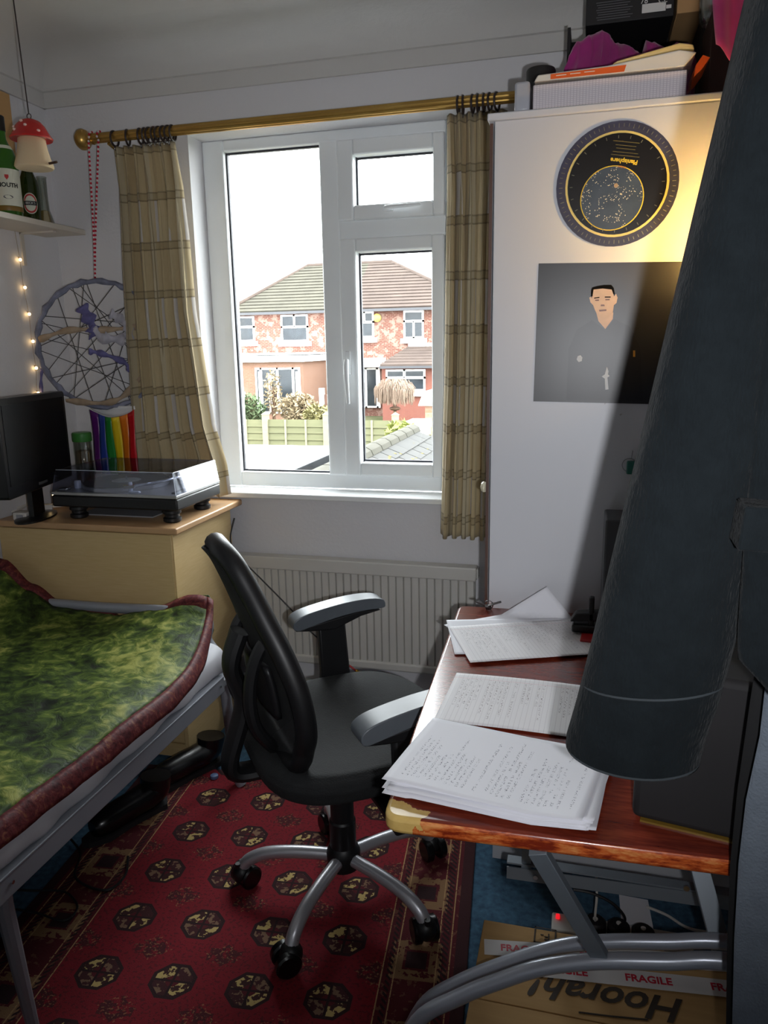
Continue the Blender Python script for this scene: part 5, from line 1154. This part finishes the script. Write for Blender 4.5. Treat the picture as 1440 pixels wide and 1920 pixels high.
plain('leg_grey', (122, 130, 138), .06, 6, rough=.38, metal=.25); plain('tube_silver', (166, 170, 180), .05, 6, rough=.3, metal=.45)
def legtube(y, pts, xr):
    pp = [P(a, b, y=y) for a, b in pts]; e_ = pp[-1]; pp = [Vector((p.x, y, p.z)) for p in pp]
    pp = [Vector((xr, y, 0)), Vector((xr, y, pp[0].z - .10)), Vector((xr - .05, y, pp[0].z))] + pp + [Vector((e_.x - .05, y, e_.z - .14)), Vector((e_.x - .06, y, .0085))]
    return MB().tube(spline(pp, 6), .0125, 12)
build('leg_bow', legtube(1.14, ((1372, 1767), (1250, 1766), (1142, 1766), (1053, 1774), (960, 1802), (860, 1842), (790, 1890)), .50), 'tube_silver', desk)
build('leg_bow', legtube(1.03, ((1374, 1804), (1250, 1803), (1122, 1802), (1021, 1813), (940, 1838), (860, 1870), (780, 1918)), .50), 'tube_silver', desk)
def bar(p, q, w, d, upv=(0, 0, 1)):
    p, q = Vector(p), Vector(q); ax_ = (q - p); Ln = ax_.length; M = frame_to(p, ax_, upv); return MB().box(0, Ln, -w / 2, w / 2, -d / 2, d / 2, M=M)
a = P(1008, 1598, z=DZ - .03); b = P(1128, 1802, y=1.03)
build('brace', bar((a.x, a.y, DZ - .027), (b.x, 1.035, b.z), .026, .014, (1, 0, 0)), 'leg_grey', desk, bevel=.001)
a = P(1222, 1630, y=1.34); b = P(1350, 1752, y=1.18)
build('brace', bar((a.x, 1.34, DZ - .027), (b.x, 1.15, b.z - .01), .030, .014, (1, 0, 0)), 'leg_grey', desk, bevel=.001)
a = P(950, 1636, y=1.42); b = P(1372, 1682, y=1.42)
build('rail', MB().prism([(a.x, 1.42, a.z - .014), (b.x + .2, 1.42, (a.z + b.z) / 2 - .016), (b.x + .2, 1.42, (a.z + b.z) / 2 + .014), (a.x, 1.42, a.z + .014)], (0, .003, 0)).box(a.x, b.x + .2, 1.42, 1.445, (a.z + b.z) / 2 + .010, (a.z + b.z) / 2 + .0135), 'leg_grey', desk)
for q_ in (a.x + .03, b.x + .1): build('support', B(q_, q_ + .02, 1.425, 1.44, a.z, DZ - .027), 'leg_grey', desk)
build('rivet', MB().lathe([(.005, 0), (.005, .003)], 12, M=T((a.x + .06, 1.42, a.z), rx=PI / 2)), 'chrome', desk); build('rivet', MB().lathe([(.006, 0), (.006, .004)], 12, M=T((P(1286, 1675, y=1.42).x, 1.42, b.z + .006), rx=PI / 2)), 'chrome', desk)

# papers on the desk
def papermat(name, seed, ruled, ink, dens, blank):
    m, t = new_mat(name, (226, 226, 232), rough=.75); uv = t.new('ShaderNodeTexCoord').outputs['UV']; s = t.sep(uv)
    N = 34.0; row = t.m('FLOOR', t.m('MULTIPLY', s[1], N)); fr = t.m('FRACT', t.m('MULTIPLY', s[1], N))
    rn = t.new('ShaderNodeTexWhiteNoise', noise_dimensions='1D'); t.put(rn.inputs['W'], t.m('ADD', row, seed))
    ends = t.m('LESS_THAN', s[0], t.m('ADD', .35, t.m('MULTIPLY', rn.outputs[0], .55))); has = t.step(rn.outputs[0], blank)
    v = t.comb(t.m('MULTIPLY', s[0], 90), t.m('ADD', t.m('MULTIPLY', s[1], 110), seed * 7.3), 0)
    ink_ = t.m('MULTIPLY', t.m('MULTIPLY', t.step(t.noise(v, 1.0, 2, .6), .56), t.band(fr, .22, .72)), t.m('MULTIPLY', t.m('MULTIPLY', ends, has), t.m('MULTIPLY', t.step(s[0], .11), t.band(s[1], .06, .93))))
    gap = t.step(t.noise(t.comb(t.m('MULTIPLY', s[0], 24), t.m('MULTIPLY', row, 5.1), seed), 1.0, 1), .43)
    base = lin((228, 228, 234))
    if ruled: base = t.mix(t.m('MULTIPLY', t.m('LESS_THAN', fr, .09), .35), lin((228, 226, 228)), lin((150, 140, 150))); base = t.mix(t.m('MULTIPLY', t.band(s[0], .098, .103), .5), base, lin((210, 120, 130)))
    t.col(t.mix(t.m('MULTIPLY', t.m('MULTIPLY', ink_, gap), dens), base, lin(ink)))
papermat('paper_notes', 1.0, False, (70, 72, 92), .75, .12); papermat('paper_ruled', 5.0, True, (86, 62, 70), .8, .30); papermat('paper_dense', 9.0, True, (74, 66, 76), .6, .05)
plain('paper_plain', (226, 226, 232), .02, 4, rough=.8)
def sheet(name, cx, cy, rot, z, mat, label, lift=None, flip=0, group=None):
    M = T((cx, cy, 0), rz=math.radians(rot)); W_, H_ = .297, .21
    def fn(u, v):
        p = M @ Vector(((u - .5) * W_, (v - .5) * H_, 0)); q = lift(p.x, p.y, u, v) if lift else 0
        if isinstance(q, tuple): return (q[0], q[1], z + q[2])
        return (p.x, p.y, z + q)
    # text lines run along the short side of the page
    return build(name, MB().grid(fn, 24, 18, uvf=lambda u, v: ((v, 1 - u) if not flip else (1 - v, u))), mat, None, smooth=60, solid=.00025, label=label, cat='paper', group=group)
# stack at the front corner
base_z = DZ + .0008
for k in range(9):
    if k == 8: lb_ = 'top sheet of handwritten notes on the thick paper stack by desk corner'
    else: lb_ = 'white sheet within the thick paper stack by the worn desk corner'
    fl_ = (lambda k: (lambda x, y, u, v: .010 * max(0, (u - .75) * 4) * max(0, .5 - v) * 2 + .004 * (.5 - abs(v - .5)) + .018 * max(0, .35 - v) ** 2 * (u > .1) + (.008 * (1 - k / 8)) * 0))(k)
    sheet('paper_sheet', -.104 + .006 * math.sin(k * 2.1), 1.064 + .005 * math.cos(k * 1.7), -9 + 2.2 * math.sin(k * 1.3), base_z + .0022 * k, 'paper_notes' if k == 8 else 'paper_plain', lb_, fl_, group=None if k == 8 else 'sheets of the thick paper stack')
sheet('paper_sheet', -.088, 1.318, -2, DZ + .0009, 'paper_ruled', 'single ruled sheet of notes lying in the middle of desk', lambda x, y, u, v: .003 * math.sin(u * 3), flip=1)
def curl(x, y, u, v):
    d = y - 1.70; return .35 * max(0, d) ** 1.4 + .004 * u
def wallcurl(yl):
    def f(x, y, u, v):
        if y > yl: return (x, yl + (y - yl) * .15, (y - yl) * .9)
        return 0
    return f
sheet('paper_sheet', -.125, 1.700, 38, DZ + .0009, 'paper_plain', 'lower blank sheet leaning against the foot of wardrobe', wallcurl(1.79))
sheet('paper_sheet', -.135, 1.655, 15, DZ + .0035, 'paper_plain', 'blank sheet fanned out over the far desk edge', wallcurl(1.81))
sheet('paper_sheet', -.113, 1.625, 22, DZ + .0065, 'paper_dense', 'top sheet covered in dense notes at wardrobe end of desk', wallcurl(1.775), flip=1)
# black speaker, grey speaker, pen pot bits
c0 = P(1183, 1536, z=DZ); M = T((c0.x, c0.y, DZ), rz=math.radians(-11)); topz = P(1362, 1254, y=1.02).z - DZ
sp_ = thing('black_cabinet', (c0.x + .1, c0.y + .1, DZ), 'plain black box cabinet standing on desk behind coat sleeve', 'speaker')
build('cabinet', MB().box(0, .20, 0, .23, .003, topz, M=M), 'soft_black', sp_, bevel=.010, bseg=3)
build('base_trim', MB().box(.012, .19, -.0005, .01, 0, .003, M=M), 'foil_gold', sp_)
c1 = P(1128, 1132, y=1.72); z1 = P(1140, 975, y=1.72).z
gs = thing('grey_speaker', (c1.x + .06, 1.76, DZ), 'small dark grey loudspeaker on the desk against the wardrobe', 'speaker')
plain('speaker_grey', (66, 68, 72), .08, rough=.5)
build('cabinet', B(c1.x, c1.x + .12, 1.72, 1.84, DZ, z1), 'speaker_grey', gs, bevel=.005)
build('woofer', disc((c1.x + .058, 1.7195, DZ + (z1 - DZ) * .35), .044, .004), 'matt_black', gs); build('tweeter', disc((c1.x + .058, 1.7195, DZ + (z1 - DZ) * .75), .022, .004), 'matt_black', gs)
c = P(1088, 1150, y=1.70)
st_ = thing('black_stapler', (c.x, 1.70, DZ), 'black stapler on end among things by the grey speaker', 'stapler')
build('base', MB().box(c.x - .018, c.x + .045, 1.675, 1.715, DZ + .012, DZ + .030), 'gloss_black', st_, bevel=.004); build('jaw', MB().prism([(c.x - .022, 1.68, DZ + .035), (c.x + .045, 1.68, DZ + .040), (c.x + .045, 1.68, DZ + .062), (c.x - .01, 1.68, DZ + .055)], (0, .03, 0)).box(c.x + .018, c.x + .030, 1.68, 1.70, DZ + .028, DZ + .095), 'matt_black', st_, bevel=.003)
c = P(1100, 1166, y=1.66); build('red_notebook', MB().box(-.02, .14, -.04, .05, 0, .011, M=T((c.x + .01, 1.675, DZ + .0008), rz=-.08)), 'label_red', None, bevel=.002, label='thin red notebook under the black stapler', cat='notebook')
c = P(917, 1130, y=1.83)
ky = thing('keys', (c.x, 1.83, DZ), 'small bunch of dark keys at the far desk corner', 'keys')
build('ring', MB().tube([(c.x + .011 * math.cos(a), 1.825, DZ + .012 + .011 * math.sin(a)) for a in [2 * PI * k / 16 for k in range(16)]], .0012, 6, closed=True), 'steel', ky)
for k, an in enumerate((2.6, 3.0, .2)): build('key', MB().box(0, .034, -.004, .004, -.001, .001, M=T((c.x, 1.82 - .004 * k, DZ + .006 + .004 * k), rz=an, ry=-.3)).lathe([(.008, 0), (.008, .002)], 12, M=T((c.x, 1.82 - .004 * k, DZ + .004 + .004 * k), rx=.3)), 'ring_brown', ky)

# ---------------------------------------------------------------- cardboard box under the desk
m, t = new_mat('cardboard', (172, 134, 84), rough=.8); co = t.coord(); t.col(t.mix(t.noise(t.mapping(co, (3, 40, 3)), 2, 4), lin((158, 120, 72)), lin((184, 148, 96))))
plain('tape_white', (206, 202, 200), .04, 10, rough=.3); plain('tape_red', (186, 30, 52), .05, rough=.4); plain('ink_brown', (52, 40, 30), .1, rough=.7)
BZ = .215
bl = P(907, 1724, z=BZ); bx0, by1 = bl.x, bl.y; by0 = by1 - .40; bx1 = bx0 + .50; seam = (by0 + by1) / 2
cb = thing('cardboard_box', (bx0 + .25, seam, 0), 'taped brown cardboard parcel with fragile tape under the desk', 'box')
build('body', MB().box(bx0, bx1, by0, by1, 0, BZ - .003), 'cardboard', cb, bevel=.002)
build('flap', B(bx0 + .001, bx1 - .001, by0, seam - .0015, BZ - .003, BZ), 'cardboard', cb, bevel=.001); build('flap', B(bx0 + .001, bx1 - .001, seam + .0015, by1, BZ - .003, BZ), 'cardboard', cb, bevel=.001)
def top_m(px, py, rz, d=.0012): return T(tuple(P(px, py, z=BZ)) , rz=rz) @ Matrix.Translation((0, 0, d))
build('lettering', MB().text('Hoorah!', .078, top_m(1142, 1870, PI), shear=.38, bold=.0016, ext=.0002), 'ink_brown', cb)
pu = P(1150, 1908, z=BZ); build('underline', MB().tube([P(1085, 1898, z=BZ + .001), P(1150, 1906, z=BZ + .001), P(1215, 1912, z=BZ + .001)], .0016, 6), 'ink_brown', cb)
ml = top_m(1022, 1756, PI)
build('stamp', MB().add([], []).box(-.022, .022, .019, .022, 0, .0003, M=ml).box(-.022, .022, -.022, -.019, 0, .0003, M=ml).box(-.022, -.019, -.022, .022, 0, .0003, M=ml).box(.019, .022, -.022, .022, 0, .0003, M=ml).text('F-', .026, ml, ext=.0003), 'ink_brown', cb)
build('faint_lettering', MB().text('Hoorah', .030, top_m(1110, 1776, PI), shear=.3, ext=.0002), 'ink_brown', cb)
t0 = P(912, 1772, z=BZ); 
def tape(pa, pb, w, lift, txt, n, off):
    A_, B_ = P(*pa, z=BZ), P(*pb, z=BZ); d = (B_ - A_); M = frame_to(A_ + Vector((0, 0, lift)), d, (0, 1, 0)); Ln = d.length
    tp = build('tape', MB().box(0, Ln, -w / 2, w / 2, 0, .0006, M=M), 'tape_white', cb, smooth=0)
    for k in range(n): build('tape_lettering', MB().text(txt, w * .58, M @ Matrix.Translation((off + k * .155, 0, .0009)), ext=.0002, bold=.0006), 'tape_red', tp)
tape((908, 1776), (1420, 1812), .040, .0010, 'FRAGILE', 4, .075); tape((960, 1812), (1420, 1862), .040, .0024, 'FRAGILE', 3, .10)
# power strip, plugs, leaflet behind the parcel
c = P(1115, 1728, z=.05)
ps = thing('power_strip', (c.x + .02, c.y, 0), 'white power strip with black plugs on the blue carpet', 'power strip')
build('body', B(c.x - .10, c.x + .22, c.y - .03, c.y + .03, 0, .034), 'white_plastic', ps, bevel=.004)
for k, (a, b_) in enumerate(((1116, 1728), (1160, 1736), (1206, 1746))):
    q = P(a, b_, z=.06); pg = build('plug', MB().lathe([(.024, 0), (.026, .004), (.026, .026), (.020, .032), (.002, .033)], 18, c=(q.x, q.y, .034)), 'matt_black', ps); build('plug_stud', MB().lathe([(.006, 0), (.006, .002)], 12, c=(q.x, q.y, .067)), 'white_plastic', pg)
q = P(1046, 1716, z=.04); build('red_switch', B(q.x - .005, q.x + .005, q.y - .007, q.y + .007, .034, .040), emit('neon_red', (235, 30, 40), .7), ps, bevel=.002)
a = P(1192, 1710, z=.02); build('leaflet', MB().prism([(-.04, -.06, 0), (.035, -.06, 0), (.04, .05, 0), (-.03, .06, 0)], (0, 0, .0012), M=T((a.x, a.y + .02, .001), rz=.1)), 'paper_plain', None, smooth=0, label='small white leaflet lying on carpet behind the parcel', cat='leaflet')
cable('black_cable', [P(a, b_, y=1.58) for a, b_ in ((1075, 1668), (1110, 1675), (1150, 1695), (1172, 1722))] + [P(1160, 1738, z=.07)], .0032, 'cable_black', 'black cable drooping under the desk to the power strip')
cable('white_cable', [P(1118, 1640, y=1.64), P(1119, 1680, y=1.62), P(1116, 1715, y=1.60), P(1116, 1726, z=.07)], .003, 'white_plastic', 'short white cable running up from the power strip')
cable('white_cable', [P(1212, 1700, z=.012), P(1250, 1716, z=.012), P(1290, 1740, z=.012), P(1340, 1750, z=.012)], .0035, 'white_plastic', 'white cable lying on the carpet right of the leaflet'.replace('right of', 'beside'))

# ================================================================== coats on a rail
m, t = new_mat('coat_cord', (20, 24, 27), rough=.95, spec=.08, sheen=.04); co = t.coord()
t.col(t.mix(t.noise(co, 22, 6, .75), lin((9, 12, 14)), lin((23, 28, 31)))); t.bump(t.m('ADD', t.noise(co, 9, 4, .6), t.m('MULTIPLY', t.noise(t.mapping(co, (400, 400, 120)), 1, 2), .10)), .8, .02)
plain('coat_seam', (34, 40, 44), .15, 30, rough=.9); plain('lining_black', (12, 12, 14), .1, rough=.9)
m, t = new_mat('fleece_grey', (50, 54, 60), rough=.95, spec=.1, sheen=.1); co = t.coord(); t.col(t.mix(t.noise(co, 30, 4), lin((84, 91, 100)), lin((108, 116, 126)))); t.bump(t.noise(co, 300, 3), .5, .004)
rail_z = 2.06
rl = thing('clothes_rail', (.40, .83, rail_z), 'steel clothes rail fixed to the right wall holding coats', 'rail')
build('bar', MB().tube([(.40, .45, rail_z), (.40, 1.15, rail_z)], .012, 12), 'chrome', rl)
for yb in (.50, 1.10): build('bracket', MB().box(.40, XR, yb - .01, yb + .01, rail_z - .012, rail_z - .004).box(XR - .006, XR, yb - .02, yb + .02, rail_z - .06, rail_z + .02), 'steel', rl)
plain('hanger_wood', (172, 128, 82), .15, 12, rough=.5)
def hanger(y, zs, label):
    h = thing('coat_hanger', (.40, y, zs), label, 'hanger')
    build('arm', MB().tube(spline([(.22, y, zs - .045), (.30, y, zs - .012), (.40, y, zs), (.50, y, zs - .012), (.58, y, zs - .045)], 5), .011, 8), 'hanger_wood', h)
    build('hook', MB().tube([(.40, y, zs), (.40, y, rail_z - .03)] + [(.40 + .0155 * math.cos(a), y, rail_z + .0155 * math.sin(a)) for a in [-PI / 2 + PI * k / 8 for k in range(13)]], .0022, 6), 'steel', h)
hanger(.775, 1.80, 'wooden hanger inside the dark corduroy coat'); hanger(.875, 1.80, 'wooden hanger inside the grey fleece garment')
coat = thing('dark_coat', (.40, .78, .95), 'dark blue-grey coat hanging in front of the desk', 'coat')
zs_ = [1.80, 1.69, 1.60, 1.507, 1.41, 1.317, 1.20, 1.10, 1.016, .985, .957]
def edgeL(r): return P(r[0], r[1], y=.80)
Lp = [edgeL(q) for q in ((1425, -90), (1400, 0), (1352, 205), (1300, 420), (1255, 610), (1210, 800), (1160, 1005), (1118, 1180), (1085, 1310), (1066, 1375))]
Rp = [edgeL(q) for q in ((1590, -90), (1560, 0), (1500, 205), (1475, 420), (1455, 610), (1446, 800), (1412, 1005), (1380, 1180), (1345, 1310), (1322, 1375))]
Lp.append(edgeL((1064, 1394))); Rp.append(edgeL((1309, 1424)))
def slv(u, v):
    i = v * (len(Lp) - 1); k = min(int(i), len(Lp) - 2); f_ = i - k; a = Lp[k].lerp(Lp[k + 1], f_); b = Rp[k].lerp(Rp[k + 1], f_); c = (a + b) / 2; hw_ = (b - a) / 2
    an = 2 * PI * u; dd = .052 - .012 * v
    wr = 1 + .035 * math.sin(v * 9 + 3 * an) * (1 - v) + .03 * fbm(an * 1.2, v * 5, 2)
    y = .80 + dd * math.sin(an) * wr
    return c + hw_ * math.cos(an) + Vector((0, y - .80, -.010 * math.sin(an) * -1 * (v > .97)))
build('sleeve', MB().grid(slv, 44, 60, closeu=True), 'coat_cord', coat, smooth=80, solid=.004)
def seam(vv, off=1.012): return MB().tube([Vector((slv(k / 44, vv).x, .80 + (slv(k / 44, vv).y - .80) * off - 0, slv(k / 44, vv).z)) + Vector((0, -.0015 if slv(k / 44, vv).y < .80 else .0015, 0)) for k in range(44)], .0016, 5, closed=True)
build('cuff_seam', seam(.775), 'coat_seam', coat); build('cuff_seam', seam(.992), 'coat_seam', coat)
BL = [edgeL(q) for q in ((1500, -60), (1480, 100), (1440, 420), (1405, 760), (1385, 1000), (1380, 1090), (1376, 1165), (1378, 1215))]
def bod(u, v):
    i = v * (len(BL) - 1); k = min(int(i), len(BL) - 2); a = BL[k].lerp(BL[k + 1], i - k); xr = .40 + (.40 - a.x) if v < .3 else .60
    an = 2 * PI * u; q = (1 - math.cos(an)) / 2; x = a.x + (xr - a.x) * q
    z = a.z - (.11 * min(1, max(0, (x - a.x) / .11)) * max(0, v - .8) * 5) 
    y = .765 - .045 * math.sin(an) * (.5 + .5 * math.sin(PI * min(1, q * 1.2 + .1))) + .010 * math.sin(x * 38 + v) * v
    return (x, y, z)
build('body', MB().grid(bod, 60, 40, closeu=True), 'coat_cord', coat, smooth=80, solid=.004)
pa = P(1398, 955, y=.705); build('pocket_flap', MB().prism([(pa.x + .002, .716, pa.z), (pa.x + .15, .716, pa.z - .005), (pa.x + .148, .714, pa.z - .045), (pa.x - .002, .714, pa.z - .040)], (0, .045, 0)), 'coat_cord', coat, bevel=.002)
build('shoulder', MB().grid(lambda u, v: (.20 + .40 * u, .77 - .05 * math.cos(PI * v), 1.81 - .05 * abs(2 * u - 1) ** 1.5 + .012 * math.sin(PI * v)), 16, 6), 'coat_cord', coat, smooth=80, solid=.004)
def drape(name, edges, y, mat, label, cat, xr, amp=.012, th=.03):
    E_ = [P(a, b, y=y) for a, b in edges]
    def fn(u, v):
        i = v * (len(E_) - 1); k = min(int(i), len(E_) - 2); a = E_[k].lerp(E_[k + 1], i - k); an = 2 * PI * u; q = (1 - math.cos(an)) / 2
        return (a.x + (xr - a.x) * q, y - th * math.sin(an) * (.4 + .6 * math.sin(PI * min(1, q + .1))) + amp * math.sin(q * 14) * v, a.z)
    return build(name, MB().grid(fn, 48, 40, closeu=True), mat, None, smooth=80, solid=.004, label=label, cat=cat)
drape('grey_fleece', [(1560, -60), (1520, 400), (1470, 1000), (1428, 1380), (1402, 1500), (1388, 1620), (1380, 1760), (1376, 1920), (1374, 2100)], .868, 'fleece_grey', 'pale grey fleece garment hanging below the dark coat', 'garment', .61, th=.020, amp=.006)
drape('black_garment', [(1520, 300), (1460, 1000), (1412, 1300), (1386, 1480), (1372, 1620), (1366, 1780), (1364, 1950), (1364, 2100)], .908, 'lining_black', 'plain black garment behind the grey fleece at desk edge', 'garment', .60, th=.012, amp=.004)

# ================================================================== wall lamp behind the coat
plain('lamp_metal', (40, 40, 42), .1, rough=.4)
LP = Vector((.275, 1.70, 1.60))
lam = thing('wall_lamp', (XR, 1.66, 1.50), 'small swing arm wall lamp lit warm beside the wardrobe', 'lamp')
build('wall_plate', B(XR - .014, XR, 1.60, 1.68, 1.44, 1.56), 'lamp_metal', lam, bevel=.004)
build('arm', MB().tube(spline([(XR - .01, 1.64, 1.50), (XR - .10, 1.63, 1.56), (LP.x + .12, 1.64, 1.64), (LP.x + .04, LP.y - .06, LP.z + .03)], 5), .006, 8), 'lamp_metal', lam)
axv = Vector((-.30, .62, .18)).normalized(); zq = Vector((0, 0, 1)).rotation_difference(axv).to_matrix().to_4x4(); zq.translation = LP - axv * .05
build('shade', MB().lathe([(.018, -.01), (.022, .0), (.030, .02), (.052, .075), (.050, .075), (.028, .02), (.018, .004)], 28, M=zq), 'lamp_metal', lam)
LB = LP - axv * .012
build('bulb', MB().ball(LB, .020, 14), emit('warm_bulb', (255, 190, 90), 14.0), lam)
ll = bpy.data.lights.new('lamp_glow', 'POINT'); ll.energy = 24.0; ll.color = (1.0, .60, .18); ll.shadow_soft_size = .022
llo = bpy.data.objects.new('lamp_glow', ll); COL.objects.link(llo); llo.parent = lam; llo.location = LB - worg(lam)
